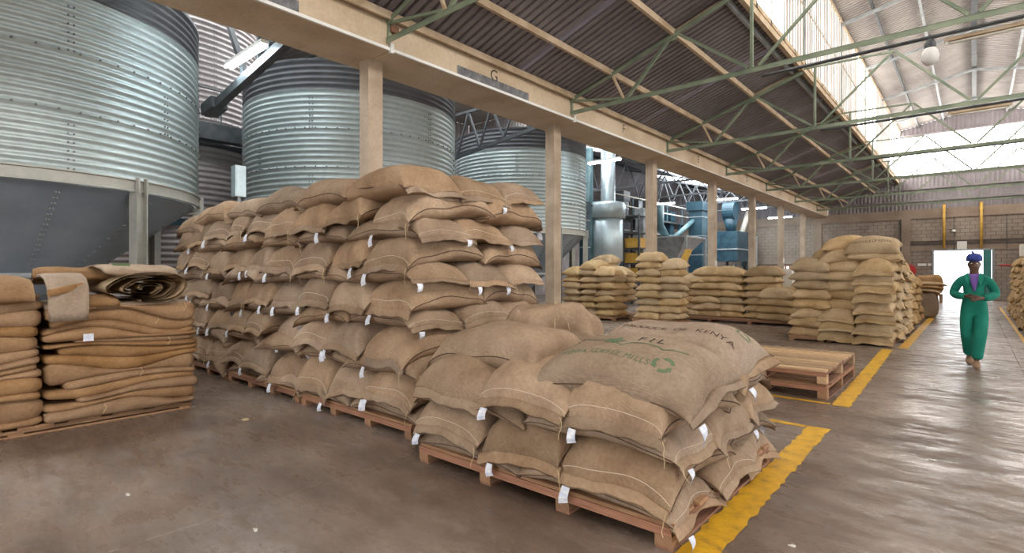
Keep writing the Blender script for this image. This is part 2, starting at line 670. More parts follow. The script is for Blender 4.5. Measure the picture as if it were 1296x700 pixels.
g = corrugated_x(YB, -6.95, -3.3, lambda x: 5.1, lambda x: low_roof(x) + .09, .19, .028)
g2 = corrugated_x(YB, 3.3, 6.95, lambda x: 5.1, low_roof, .19, .028)
g3 = corrugated_x(YB, -3.3, 3.3, lambda x: 5.1, lambda x: 7.12, .19, .028)
g4 = corrugated_x(YB, -3.3, 3.3, lambda x: 9.35, low_roof, .19, .028)
for k in (g2, g3, g4):
    g.add(k.v, k.f)
gable = struct('wall_gable', g.build('wall_gable', M['gable'], smooth=True))
for zz in (5.6, 6.3, 7.08, 9.38):
    lim = 6.5 if zz < 5.8 else (4.6 if zz < 6.5 else 3.3)
    MB().box(-lim, lim, YB - .12, YB - .04, zz - .05, zz + .05).build('girt', M['gable'], gable)
w2 = struct('window_2', MB().box(-3.3, 3.3, YB - .02, YB + .04, 8.2, 8.26).build('window_2', M['steel_grey']))
for k in range(9):
    x = -3.3 + 6.6 * k / 8
    MB().box(x - .025, x + .025, YB - .04, YB + .04, 7.12, 9.36).build('mullion', M['steel_grey'], w2)
for k in range(8):
    x = -3.3 + 6.6 * k / 8
    MB().box(x + .03, x + .795, YB - .0, YB + .012, 7.14, 9.34).build('pane', M['pane'], w2)

# roof of the hall: sheets on purlins, tall lantern in the middle
ceiling = struct('ceiling', MB().box(-3.36, -3.27, Y0, YB, RAIL - .12, RAIL + .02).build('ceiling', M['purlin']))
for sgn in (-1, 1):
    y = Y0
    while y < YB - .1:
        y2 = min(y + 5.03, YB)
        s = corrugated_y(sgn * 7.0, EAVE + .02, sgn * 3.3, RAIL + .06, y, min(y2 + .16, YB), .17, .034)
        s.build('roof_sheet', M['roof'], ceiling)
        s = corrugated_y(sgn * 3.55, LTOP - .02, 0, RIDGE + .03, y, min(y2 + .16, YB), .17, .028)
        s.build('roof_sheet', M['roof_light'], ceiling)  # paler than the lower roof: window light put into the sheet colour
        y = y2
    for px_, w_ in ((6.85, .05), (5.9, .06), (4.5, .065)):
        MB().box(sgn * px_ - w_ / 2, sgn * px_ + w_ / 2, Y0, YB, low_roof(px_) - .15, low_roof(px_) - .03).build('purlin', M['purlin'], ceiling)
    for px_ in (2.4, 1.3):
        MB().box(sgn * px_ - .035, sgn * px_ + .035, Y0, YB, low_roof(px_) - .15, low_roof(px_) - .04).build('purlin', M['steel_dark' if px_ == 2.4 else 'steel_grey'], ceiling)
    MB().box(sgn * 3.3 - .06, sgn * 3.3 + .06, Y0, YB, LTOP - .14, LTOP - .02).build('lantern_head', M['purlin'], ceiling)
MB().box(-3.56, -3.50, Y0, YB, RAIL - .16, RAIL - .05).build('gutter', M['steel_grey'], ceiling)
MB().box(3.27, 3.36, Y0, YB, RAIL - .12, RAIL + .02).build('lantern_sill', M['purlin'], ceiling)
MB().box(-.08, .08, Y0, YB, RIDGE - .22, RIDGE - .04).build('ridge_beam', M['steel_dark'], ceiling)

# lantern side windows, one structure for each bay
wi = 3
for sgn in (-1, 1):
    y = Y0
    k = 0
    while y < YB - .2:
        y2 = min(y + 5.03, YB)
        fr = MB()
        x = sgn * 3.3
        fr.box(x - .05, x + .05, y, y2, RAIL + .02, RAIL + .12)
        fr.box(x - .035, x + .035, y, y2, 8.25, 8.31)
        w = struct('window_%d' % wi, fr.build('window', M['purlin']))
        wi += 1
        n = 5
        louvred = k in (3, 5, 6, 8)
        for i in range(n):
            a = y + (y2 - y) * i / n
            b = y + (y2 - y) * (i + 1) / n
            MB().box(x - .05, x + .05, a - .04, a + .04, RAIL + .02, LTOP - .14).build('mullion', M['steel_grey'], w)
            for za, zb in ((RAIL + .12, 8.25), (8.31, LTOP - .14)):
                MB().box(x - .008, x + .008, a + .04, b - .04, za, zb).build('pane', M['pane'], w)
            if louvred:
                for q in range(1, 4):
                    yy = a + (b - a) * q / 4
                    MB().box(x - .045, x + .045, yy - .06, yy + .06, RAIL + .12, LTOP - .14).build('slat', M['roof_light'], w)
        y = y2
        k += 1

# side walls and the wall behind the camera with an unseen gateway added to let in fill light
wl = corrugated_x(0, Y0, YB, lambda x: 0, lambda x: 10.0, .3, .03)
wl.v = [(XL + v[1], v[0], v[2]) for v in wl.v]
struct('wall_left', wl.build('wall_left', M['galv_old'], smooth=True))
wr = MB()
for ya_, yb_ in ((Y0, 1.0), (6.0, 11.0), (16.0, YB)):
    wr.box(XR, XR + .25, ya_, yb_, 0, 6.0)
for ya_, yb_ in ((1.0, 6.0), (11.0, 16.0)):  # two unseen door openings, added so daylight reaches the stack sides
    wr.box(XR, XR + .25, ya_, yb_, 4.4, 6.0)
struct('wall_right', wr.build('wall_right', M['band']))
struct('ground', MB().box(XR + .52, 60, Y0 - .5, YB + .4, -.25, -.03).build('ground', M['ground']))
wf = MB()
wf.box(XL, -5.5, Y0 - .25, Y0, 0, 10)
wf.box(5.5, XR, Y0 - .25, Y0, 0, 6)
wf.box(-5.5, 5.5, Y0 - .25, Y0, 4.8, 10.4)
struct('wall_front', wf.build('wall_front', M['band']))

# roof over the silos: high part with daylit sheets, low part further back
YS = 21.5
hs = MB()
hs.box(-8.1, -7.9, Y0, YS, 5.6, 10.0)
struct('wall_silo', hs.build('wall_silo', M['roof_light']))
hc = struct('ceiling_silo', MB().box(-15.1, -14.9, Y0, YS, 9.55, 9.75).build('ceiling_silo', M['steel_dark']))
y = Y0
while y < YS - .1:
    y2 = min(y + 4.79, YS)
    strips = ((-22, -17.5, 'roof_light'), (-17.5, -15.6, 'sky_pane'), (-15.6, -12.4, 'roof_light'), (-12.4, -10.6, 'sky_pane'), (-10.6, -8.0, 'roof_light'))
    for xa, xb, mm in strips:
        corrugated_y(xa, 10.0, xb, 10.0, y, y2, .2, .025).build('roof_sheet', M[mm], hc, smooth=True)
    MB().box(-22, -8, y - .05, y + .05, 9.7, 9.9).build('rafter', M['steel_dark'], hc)
    y = y2
# upright light sheets where the high roof meets the low one
ue = struct('wall_step', corrugated_x(YS, XL, -8.0, lambda x: 5.9 + min(abs(x + 8), abs(x + 22)) * .27, lambda x: 10.0, .2, .02).build('wall_step', M['roof_light'], smooth=True))


def side_roof(x):
    return 5.75 + min(abs(x + 8), abs(x + 22)) * .27


lc = struct('ceiling_side', MB().box(-15.08, -14.92, YS, YB, side_roof(-15) - .2, side_roof(-15) - .04).build('ceiling_side', M['steel_dark']))
for xa, xb in ((-8, -9.6), (-9.6, -12.2), (-12.2, -15), (-15, -18), (-18, -22)):
    y = YS
    while y < YB - .1:
        y2 = min(y + 4.2, YB)
        lit = (xa == -9.6 and 25 < y < 33) or (xa == -12.2 and 29 < y < 33)
        corrugated_y(xb, side_roof(xb), xa, side_roof(xa), y, y2, .18, .022).build('roof_sheet', M['sky_pane' if lit else 'roof'], lc, smooth=True)
        y = y2
for x in (-9.6, -12.2, -18):
    MB().box(x - .04, x + .04, YS, YB, side_roof(x) - .14, side_roof(x) - .04).build('purlin', M['steel_grey'], lc)
sg = corrugated_x(YB, XL, -7.6, lambda x: 5.1, side_roof, .19, .028)
struct('wall_side_gable', sg.build('wall_side_gable', M['roof'], smooth=True))

# ---------------------------------------------------------------- beam and columns
bm_ = thing('concrete_beam', 'long tan concrete beam carrying the roof over a row of columns', 'beam', (-7.45, 13, 5.03))
ya = Y0
for k in range(11):
    yb2 = min(-10 + 5.02 * k + 0.0, YB)
    if yb2 <= ya:
        continue
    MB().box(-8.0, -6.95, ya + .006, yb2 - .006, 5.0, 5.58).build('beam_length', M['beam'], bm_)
    ya = yb2
if ya < YB:
    MB().box(-8.0, -6.95, ya + .006, YB, 5.0, 5.58).build('beam_length', M['beam'], bm_)
MB().box(-6.95, -6.91, Y0, 14.8, 4.985, 5.03).build('cable_trunking', M['white'], bm_)
MB().box(-6.95, -6.915, 14.8, 36, 4.99, 5.015).build('cable_trunking', M['white'], bm_)
for yy in (10.12, 5.06):
    MB().box(-6.94, -6.89, yy - .03, yy + .03, 4.95, 5.10).build('junction_box', M['white'], bm_)
for y0_, y1_ in ((6.5, 8.5), (2.2, 3.55)):
    MB().box(-6.952, -6.942, y0_, y1_, 5.04, 5.20).build('grey_patch', M['grey_patch'], bm_)
MB().box(-6.95, -6.86, 5.02, 5.16, 5.27, 5.37).build('insulator', M['wood_red'], bm_)


def text_mesh(txt, size):
    cu = bpy.data.curves.new('text', 'FONT')
    cu.body = txt
    cu.size = size
    cu.align_x = 'CENTER'
    cu.align_y = 'CENTER'
    o = bpy.data.objects.new('text', cu)
    col.objects.link(o)
    bpy.context.view_layer.update()
    me = bpy.data.meshes.new_from_object(o)
    vs = [v.co.copy() for v in me.vertices]
    fs = [tuple(p.vertices) for p in me.polygons]
    bpy.data.objects.remove(o)
    bpy.data.curves.remove(cu)
    bpy.data.meshes.remove(me)
    return vs, fs


for ch, yy in (('G', 7.46), ('F', 12.45), ('E', 17.45), ('D', 22.5), ('C', 27.5), ('B', 32.5)):
    vs, fs = text_mesh(ch, .30)
    mb = MB()
    # seen from +x: reading direction runs along +y
    mb.add([(-6.945, yy + v.x, 5.27 + v.y) for v in vs], fs)
    o = mb.build('painted_letter', M['print_black'], bm_)
    o['label'] = 'black painted letter %s' % ch

for i, yy in enumerate((5.13, 10.2, 15.3, 20.4, 25.25, 29.95, 34.65)):
    c = thing('concrete_column', '%s square concrete column from the camera under the long beam' % ORD[i + 1], 'column', (-7.58, yy, 0), 'columns under the beam')
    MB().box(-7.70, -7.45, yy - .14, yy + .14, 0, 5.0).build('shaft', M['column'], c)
    MB().box(-7.71, -7.44, yy - .15, yy + .15, 0, .12).build('plinth', M['column'], c)
    if i in (3, 5):
        MB().box(-7.45, -7.42, yy - .07, yy + .07, 1.75 if i == 3 else 2.0, 1.95 if i == 3 else 2.25).build('switch_box', M['white'], c)

# ---------------------------------------------------------------- roof trusses
for i in range(8):
    yy = 0.0 + 5.02 * i
    if i == 0:
        continue
    yy = 5.02 * i
    t = thing('roof_truss', '%s green steel roof truss from the camera, spanning the hall' % ORD[i], 'truss', (0, yy, 5.17), 'roof trusses')
    MB().angle((-6.95, yy, 5.17), (6.95, yy, 5.17), .085).build('bottom_chord', M['truss'], t)
    for s in (-1, 1):
        q = lambda x, z: (s * x, yy, z)
        MB().angle(q(6.95, 5.45), q(3.3, 6.62), .08).build('top_chord', M['truss'], t)
        MB().bar(q(6.95, 5.42), q(5.65, 5.2), .045).build('strut', M['truss'], t)
        MB().bar(q(6.93, 5.17), q(6.93, 5.5), .05).build('strut', M['truss'], t)
        MB().bar(q(5.9, 5.80), q(5.6, 5.18), .045).build('strut', M['purlin'], t)
        MB().bar(q(4.5, 6.24), q(5.52, 5.18), .055).build('strut', M['truss'], t)
        MB().bar(q(4.45, 6.24), q(3.08, 5.2), .055).build('strut', M['truss'], t)
        MB().bar(q(3.02, 5.18), q(3.02, 6.7), .05).build('strut', M['truss'], t)
        MB().bar(q(2.9, 5.2), q(1.42, 6.62), .045).build('strut', M['truss'], t)
        MB().bar(q(1.38, 6.62), q(.06, 5.2), .045).build('strut', M['truss'], t)
        MB().bar(q(3.3, 6.68), q(1.4, 6.62), .04).build('tie', M['truss'], t)
        MB().box(min(s * 3.27, s * 3.33), max(s * 3.27, s * 3.33), yy - .05, yy + .05, 6.7, 9.7).build('lantern_post', M['truss'], t)
        MB().bar(q(3.3, LTOP - .2), q(0, RIDGE - .26), .05, .09).build('lantern_rafter', M['steel_grey'], t)
        MB().box(min(s * 4.42, s * 4.6), max(s * 4.42, s * 4.6), yy - .012, yy + .012, 6.1, 6.28).build('gusset_plate', M['truss'], t)
    # timber rafter on the slope
    MB().bar((-4.5, yy + .08, 6.36 - .08), (-3.3, yy + .08, 6.67), .06, .09).build('rafter', M['purlin'], t)
    if i in (2, 3, 4):
        MB().tube([(-3.0, yy + .5, 5.17), (6.9, yy + .5, 5.17)], .03, 6).build('conduit_pipe', M['steel_dark'], t)


def hall_lamp(x, y, z, label):
    t = thing('pendant_lamp', label, 'lamp', (x, y, z))
    MB().lathe([(.0, z - .30), (.06, z - .295), (.10, z - .25), (.115, z - .18), (.10, z - .09), (.07, z - .04)], x, y, 20).build('glass_bowl', M['white'], t, smooth=True)
    MB().lathe([(.075, z - .05), (.08, z + .02), (.05, z + .08), (.03, z + .10)], x, y, 16, cap_top=True).build('lamp_cap', M['steel_dark'], t, smooth=True)
    MB().tube([(x, y, z + .08), (x, y, z + .17)], .012, 6).build('hanger', M['steel_dark'], t)


def batten(x0, x1, y, z, label):
    t = thing('lamp_batten', label, 'lamp', ((x0 + x1) / 2, y, z))
    MB().box(x0, x1, y - .04, y + .04, z - .02, z + .03).build('housing', M['purlin'], t)
    MB().tube([(x0 + .04, y, z - .05), (x1 - .04, y, z - .05)], .022, 8).build('unlit_tube', M['carton'], t, smooth=True)
    for x in (x0 + .03, x1 - .03):
        MB().box(x - .02, x + .02, y - .025, y + .025, z - .08, z - .02).build('end_cap', M['white'], t)


hall_lamp(-.52, 10.55, 5.05, 'white bowl lamp hanging from the pipe beside the second roof truss')
batten(-.35, 1.05, 10.62, 5.09, 'unlit tan lamp batten beside the white bowl lamp')
batten(-.45, .62, 15.6, 5.11, 'unlit tan lamp batten on the pipe behind the third roof truss')


def tube_lamp(xa, xb, y, z, label, hang=.35):
    t = thing('fluorescent_lamp', label, 'lamp', ((xa + xb) / 2, y, z))
    MB().box(xa, xb, y - .06, y + .06, z + .03, z + .09).build('housing', M['white'], t)
    for s in (-.045, .045):
        MB().tube([(xa + .03, y + s, z), (xb - .03, y + s, z)], .019, 8).build('tube', M['tube'], t, smooth=True)
    for x in (xa + .25, xb - .25):
        MB().tube([(x, y, z + .08), (x, y, z + hang)], .006, 5).build('hanger', M['steel_dark'], t)


tube_lamp(-10.2, -8.7, 3.87, 5.2, 'bright tube lamp between the two nearest silos', .12)
tube_lamp(-9.95, -8.7, 15.4, 5.2, 'bright tube lamp beside the farthest of the three big silos', 4.78)
tube_lamp(-13.2, -11.9, 26.7, 5.15, 'lit tube lamp over the grey hopper', 1.75)
tube_lamp(-10.2, -8.9, 27.4, 5.2, 'lit tube lamp seen right of the fourth column', 1.0)
tube_lamp(-10.2, -8.8, 32.0, 5.15, 'lit tube lamp right of the fifth column', 1.0)
tube_lamp(-9.9, -8.5, 36.2, 4.95, 'lit tube lamp farthest back by the block wall', 1.2)
tube_lamp(-16.2, -14.9, 31.5, 5.15, 'small lit tube lamp deep among the blue machines', 2.2)


# ================================================================= SILOS
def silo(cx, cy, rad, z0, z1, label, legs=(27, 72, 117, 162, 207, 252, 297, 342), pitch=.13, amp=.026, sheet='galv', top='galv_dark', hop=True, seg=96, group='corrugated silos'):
    t = thing('grain_silo', label, 'silo', (cx, cy, 0), group)

    def rings(za, zb, mt, nm):
        n = max(1, int(round((zb - za) / pitch)))
        prof = []
        for k in range(n * 6 + 1):
            z = za + (zb - za) * k / (n * 6)
            prof.append((rad + amp * math.cos(2 * math.pi * k / 6), z))
        return MB().lathe(prof, cx, cy, seg).build(nm, M[mt], t, smooth=True)
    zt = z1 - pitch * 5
    n = 3
    for k in range(n):
        rings(z0 + (zt - z0) * k / n, z0 + (zt - z0) * (k + 1) / n, sheet, 'wall_ring')
    rings(zt, z1, top, 'top_ring')  # top courses in a darker sheet than the wall rings
    MB().lathe([(rad - .06, z1), (rad + .03, z1), (rad + .03, z1 + .05), (rad - .06, z1 + .05)], cx, cy, seg).build('rim', M['steel_dark'], t)
    bo = MB()
    for k in range(1, n):
        zz = z0 + (zt - z0) * k / n
        for j in range(72):
            a = 2 * math.pi * j / 72
            x, y = cx + (rad + amp + .004) * math.cos(a), cy + (rad + amp + .004) * math.sin(a)
            bo.box(x - .013, x + .013, y - .013, y + .013, zz - .013, zz + .013)
    for j in range(6):
        for k in range(n):
            a = 2 * math.pi * (j + .5 * (k % 2) + .13) / 6
            za = z0 + (zt - z0) * k / n
            q = int((zt - z0) / n / pitch)
            for i in range(q):
                zz = za + (i + .5 * 0 + 0) * pitch + .02
                for da in (-.012, .012):
                    x, y = cx + (rad + amp) * math.cos(a + da), cy + (rad + amp) * math.sin(a + da)
                    bo.box(x - .011, x + .011, y - .011, y + .011, zz - .012, zz + .012)
    o = bo.build('bolt_rows', M['bolt'], t)
    o['kind'] = 'stuff'
    if not hop:
        return t
    MB().lathe([(rad - .02, z0 - .2), (rad + .05, z0 - .2), (rad + .05, z0 - .18), (rad + .025, z0 - .17), (rad + .025, z0 - .03), (rad + .06, z0 - .02), (rad + .06, z0), (rad - .02, z0)], cx, cy, seg).build('ring_beam', M['steel_beam'], t)
    MB().lathe([(.22, .55), (.24, .75), (rad - .05, z0 - .2)], cx, cy, 48).build('hopper_cone', M['hopper'], t, smooth=True)
    bo = MB()
    for j in range(12):
        a = 2 * math.pi * j / 12 + .1
        for i in range(26):
            f = i / 26
            rr = .3 + (rad - .4) * f
            zz = .83 + (z0 - .2 - .8) * f * .97
            for da in (-.02, .02):
                x, y = cx + rr * math.cos(a) - da * math.sin(a), cy + rr * math.sin(a) + da * math.cos(a)
                bo.box(x - .012, x + .012, y - .012, y + .012, zz - .03, zz - .005)
    o = bo.build('cone_bolts', M['bolt'], t)
    o['kind'] = 'stuff'
    for d in legs:
        a = R(d)
        x, y = cx + (rad + .0) * math.cos(a), cy + (rad + .0) * math.sin(a)
        lg = MB()
        tx, ty = -math.sin(a) * .09, math.cos(a) * .09
        lg.bar((x - tx, y - ty, 0), (x - tx, y - ty, z0 - .2), .02, .16, (math.cos(a), math.sin(a), 0))
        lg.bar((x + tx, y + ty, 0), (x + tx, y + ty, z0 - .2), .02, .16, (math.cos(a), math.sin(a), 0))
        lg.bar((x, y, 0), (x, y, z0 - .2), .17, .02, (math.cos(a), math.sin(a), 0))
        lo = lg.build('leg', M['steel_beam'], t)
        x2, y2 = cx + (rad + .07) * math.cos(a), cy + (rad + .07) * math.sin(a)
        cl = MB()
        for sgn in (-1, 1):
            cl.bar((x2 + sgn * tx * .8, y2 + sgn * ty * .8, z0 - .25), (x2 + sgn * tx * .8, y2 + sgn * ty * .8, z0 + .03), .03, .07, (math.cos(a), math.sin(a), 0))
        cl.build('cleat', M['steel_beam'], lo)
    ends = [R(d) for d in legs]
    for k in range(len(ends)):
        a, b = ends[k], ends[(k + 1) % len(ends)]
        MB().tube([(cx + rad * math.cos(a), cy + rad * math.sin(a), 1.45), (cx + rad * math.cos(b), cy + rad * math.sin(b), 1.45)], .045, 8).build('brace', M['steel_grey'], t, smooth=True)
    return t


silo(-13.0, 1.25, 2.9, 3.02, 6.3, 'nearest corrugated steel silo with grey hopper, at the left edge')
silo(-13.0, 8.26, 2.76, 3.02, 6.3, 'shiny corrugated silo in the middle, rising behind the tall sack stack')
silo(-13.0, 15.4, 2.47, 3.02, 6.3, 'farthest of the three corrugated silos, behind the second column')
silo(-18.9, 5.6, 2.4, .05, 9.6, 'tall old corrugated silo in the gap behind the two nearest silos', hop=False, sheet='galv_old', top='galv_old', seg=72, pitch=.16, group='tall silos behind')
silo(-18.9, 12.4, 2.2, .05, 9.6, 'tall old corrugated silo behind the middle and farthest silos', hop=False, sheet='galv_old', top='galv_old', seg=72, pitch=.16, group='tall silos behind')

# walkway between the silos with rail and roof bracing
t = thing('walkway', 'dark steel walkway with a handrail high behind the nearest silos', 'walkway', (-16, 6, 5))
MB().box(-16.35, -15.95, -2, 13, 5.2, 5.65).build('edge_girder', M['steel_dark'], t)
MB().box(-17.0, -16.3, -2, 13, 5.12, 5.18).build('deck', M['steel_dark'], t)
for yy in (1, 4.6, 5.9, 8, 10, 12):
    MB().tube([(-16, yy, 5.6), (-16, yy, 6.6)], .02, 6).build('rail_post', M['steel_dark'], t)
MB().tube([(-16, -2, 6.6), (-16, 13, 6.6)], .022, 6).build('handrail', M['steel_dark'], t)
t = thing('roof_brace', 'dark steel bracing that carries the lamp between the two nearest silos', 'brace', (-9.5, 4.1, 5.3))
MB().bar((-11.8, 4.1, 4.75), (-8.05, 4.1, 5.3), .14, .16).build('brace_arm', M['steel_dark'], t)
MB().bar((-11.75, 4.1, 4.78), (-11.25, 4.12, 4.86), .3, .22).build('motor_box', M['steel_dark'], t)
MB().bar((-10.0, 4.12, 5.05), (-11.2, 4.12, 6.9), .09).build('brace_arm', M['steel_dark'], t)
MB().bar((-9.5, 4.12, 5.15), (-9.5, 4.12, 7.2), .05).build('brace_arm', M['steel_dark'], t)
MB().bar((-9.2, 4.12, 5.15), (-8.05, 4.12, 7.0), .07).build('brace_arm', M['steel_dark'], t)
t = thing('roof_brace', 'dark lattice bracing between the middle and farthest silos', 'brace', (-9.5, 11.8, 5.5))
MB().bar((-13, 11.8, 5.2), (-8.05, 11.8, 5.75), .1).build('brace_arm', M['steel_dark'], t)
MB().bar((-13, 11.8, 6.6), (-8.05, 11.8, 6.6), .08).build('brace_arm', M['steel_dark'], t)
for k in range(5):
    MB().bar((-12.6 + k, 11.8, 5.3 + .1 * k), (-12.1 + k, 11.8, 6.6), .055).build('brace_arm', M['steel_dark'], t)
    MB().bar((-12.1 + k, 11.8, 6.6), (-11.6 + k, 11.8, 5.4 + .1 * k), .055).build('brace_arm', M['steel_dark'], t)
t = thing('control_box', 'pale green steel control box in the gap left of the middle silo', 'box', (-10.9, 4.3, 3.1))
MB().box(-10.95, -10.75, 4.22, 4.42, 2.98, 3.58).build('case', M['tank'], t)
MB().box(-10.88, -10.82, 4.30, 4.35, 0, 2.98).build('post', M['steel_grey'], t)
MB().box(-10.75, -10.74, 4.24, 4.40, 3.0, 3.55).build('door', M['tank'], t)
# things glimpsed under the nearest silo
t = thing('steel_frame', 'dark teal steel frame standing under and behind the nearest silo', 'frame', (-16.6, 5, 0))
for yy in (3.2, 4.3, 5.4):
    MB().box(-16.7, -16.5, yy, yy + .22, 0, 3).build('post', M['steel_teal' if yy > 4 else 'steel_blue'], t)
MB().box(-16.7, -16.5, 3.2, 5.6, 2.8, 3).build('cross_beam', M['steel_blue'], t)


# ================================================================= SACKS
def sack_arrays(seed, L, W, T, nu, nv, droop=.22, amp=1.0, pu=5.0, pv=3.0):
    rg = np.random.RandomState(seed)
    u = np.sin(np.pi / 2 * np.linspace(-1, 1, nu))
    v = np.sin(np.pi / 2 * np.linspace(-1, 1, nv))
    U, V = np.meshgrid(u, v, indexing='ij')
    th = T / 2 * ((1 - np.abs(U) ** pu) * (1 - np.abs(V) ** pv)) ** .52
    x = L / 2 * U * (1 - .055 * (1 - V ** 2) * np.abs(U) ** 6)
    y = W / 2 * V * (1 - .07 * (1 - U ** 2) * np.abs(V) ** 6)
    lump = np.zeros_like(U)
    for k in range(7):
        fx, fy = rg.uniform(-4, 4, 2)
        lump += rg.uniform(.3, 1) * np.sin(fx * U * 1.3 + fy * V + rg.uniform(0, 6.3))
    lump *= .0065 * amp * (T / .24)
    # folds gathering at the stitched ends and along the sides
    wob = rg.uniform(0, 6.3, 4)
    endf = np.abs(U) ** 4 * (1 - np.abs(U) ** 12)
    fold = .010 * amp * endf * (np.sin(11 * V + wob[0] + 1.5 * np.sin(3 * V + wob[1])) + .6 * np.sin(23 * V + wob[2]))
    sidef = np.abs(V) ** 4 * (1 - np.abs(V) ** 12)
    fold += .0055 * amp * sidef * (np.sin(17 * U + wob[3] + 1.2 * np.sin(5 * U + wob[0])) + .5 * np.sin(37 * U + wob[1]))
    zc = -droop * T * (np.abs(U) ** 5) - .10 * T * np.abs(V) ** 4
    zc += rg.uniform(-.02, .02) * U + rg.uniform(-.012, .012) * V + rg.uniform(-.025, 0) * U ** 2
    # edge flutter
    zc += .006 * amp * np.abs(U) ** 6 * np.sin(4 * V + wob[1]) + .006 * amp * np.abs(V) ** 6 * np.sin(6 * U + wob[2])
    x = x + .012 * amp * np.abs(U) ** 4 * np.sign(U) * np.sin(4 * V + wob[2])
    y = y + .012 * amp * np.abs(V) ** 4 * np.sign(V) * np.sin(5 * U + wob[0])
    body = 1 - np.maximum(np.abs(U), np.abs(V)) ** 10
    ztop = zc + th * 1.12 + (lump + fold) * body
    zbot = zc - th * .88 + (-.5 * lump + .4 * fold) * body
    return U, V, x, y, zc, ztop, zbot, rg


def sack_mesh(name, seed, L, W, T, nu, nv, material, hem=True, droop=.22, amp=1.0, pu=5.0, pv=3.0):
    U, V, x, y, zc, zt, zb, rg = sack_arrays(seed, L, W, T, nu, nv, droop, amp, pu, pv)
    nu_, nv_ = U.shape
    vs, fs, uv = [], [], []
    top = np.stack([x, y, zt], -1).reshape(-1, 3)
    bot = np.stack([x, y, zb], -1)
    idx_b = np.full((nu_, nv_), -1, int)
    vs = [tuple(p) for p in top]
    uv = [tuple(p) for p in np.stack([x, y], -1).reshape(-1, 2)]
    for i in range(nu_):
        for j in range(nv_):
            if i in (0, nu_ - 1) or j in (0, nv_ - 1):
                idx_b[i, j] = i * nv_ + j
            else:
                idx_b[i, j] = len(vs)
                vs.append(tuple(bot[i, j]))
                uv.append((x[i, j], y[i, j] + .03))
    for i in range(nu_ - 1):
        for j in range(nv_ - 1):
            a = i * nv_ + j
            fs.append((a, a + nv_, a + nv_ + 1, a + 1))
            fs.append((idx_b[i, j], idx_b[i, j + 1], idx_b[i + 1, j + 1], idx_b[i + 1, j]))
    me = bpy.data.meshes.new(name)
    me.from_pydata(vs, [], [tuple(int(q) for q in f) for f in fs])
    ul = me.uv_layers.new(name='uv')
    li = np.zeros(len(me.loops), int)
    me.loops.foreach_get('vertex_index', li)
    ul.data.foreach_set('uv', np.array(uv)[li].astype(np.float32).ravel())
    me.polygons.foreach_set('use_smooth', [True] * len(me.polygons))
    me.materials.append(material)
    me.update()
    out = dict(body=me, half=(L / 2, W / 2))
    if not hem:
        return out
    # stitched flap at the mouth end (+x), hanging a little
    ys = np.linspace(-W / 2 * 1.0, W / 2 * 1.0, 34)
    xe = np.interp(ys, y[-1], x[-1])
    ze = np.interp(ys, y[-1], zc[-1])
    ph = rg.uniform(0, 6.3, 3)
    P = np.zeros((6, 34, 3))
    curl = rg.uniform(.8, 2.0)
    for k, d in enumerate((-.02, .010, .030)):
        wv = (.007 * np.sin(rg.uniform(4, 13) * ys / W + ph[0]) + .005 * np.sin(rg.uniform(16, 30) * ys / W + ph[1])) * (d + .02) / .06
        P[k] = np.stack([xe + d, ys, ze - curl * max(0, d) + wv + .005], -1)
        P[5 - k] = np.stack([xe + d, ys, ze - curl * max(0, d) + wv - .005], -1)
    mb = MB()
    mb.grid(P, closed_u=True)
    hm = mb.mesh('hem', material, True)
    ul = hm.uv_layers.new(name='uv')
    for l in hm.loops:
        c = hm.vertices[l.vertex_index].co
        ul.data[l.index].uv = (c.x, c.y)
    out['hem'] = hm
    # dark stitching round the sides and the closed end, one line
    mb = MB()
    path = [(x[i, 0], y[i, 0], zc[i, 0]) for i in range(nu_ - 3, 0, -2)] + [(x[0, j], y[0, j], zc[0, j]) for j in range(1, nv_ - 1, 2)] + [(x[i, -1], y[i, -1], zc[i, -1]) for i in range(1, nu_ - 2, 2)]
    mb.tube(path, .0036, 5)
    out['seam'] = mb.mesh('seam', M['seam'], True)
    # a thread tail at one corner
    mb = MB()
    e = 0 if rg.rand() < .5 else -1
    p = Vector((xe[e] + .03, ys[e], ze[e]))
    q = [p]
    for k in range(4):
        p = p + Vector((rg.uniform(-.004, .012), rg.uniform(-.012, .012), -rg.uniform(.015, .035)))
        q.append(p)
    mb.tube(q, .0022, 4)
    out['thread'] = mb.mesh('thread', M['twine'])
    # paper tag by one corner
    # pale machine stitching just behind the mouth
    iu = int(np.argmin(np.abs(U[:, 0] - .985)))
    mb = MB()
    mb.tube([(x[iu, j] + .001, y[iu, j], zt[iu, j] + .0005) for j in range(2, nv_ - 2)], .0020, 4)
    out['stitching'] = mb.mesh('stitching', M['pale_thread'])
    ty = W * .5 * rg.choice([-1, 1]) * rg.uniform(.55, .8)
    tx, tz = float(np.interp(ty, ys, xe)) + .045, float(np.interp(ty, ys, ze)) - curl * .04
    w_, h_ = rg.uniform(.026, .034), rg.uniform(.065, .09)
    rows = []
    lean = rg.uniform(-.02, .02)
    for k in range(4):
        f = k / 3
        rows.append([(tx + .028 * math.sin(f * 2.2) - 0.0 * f, ty - w_ + lean * f, tz - h_ * f + .01), (tx + .02 * math.sin(f * 2.2 + .3), ty + w_ + lean * f, tz - h_ * f + .012 * f + .01)])
    P = np.array(rows)
    P2 = P.copy()
    P2[:, :, 0] -= .003
    mb = MB()
    mb.grid(np.concatenate([P, P2[::-1]], 0), closed_u=True)
    out['tag'] = mb.mesh('tag', M['tag'])
    return out


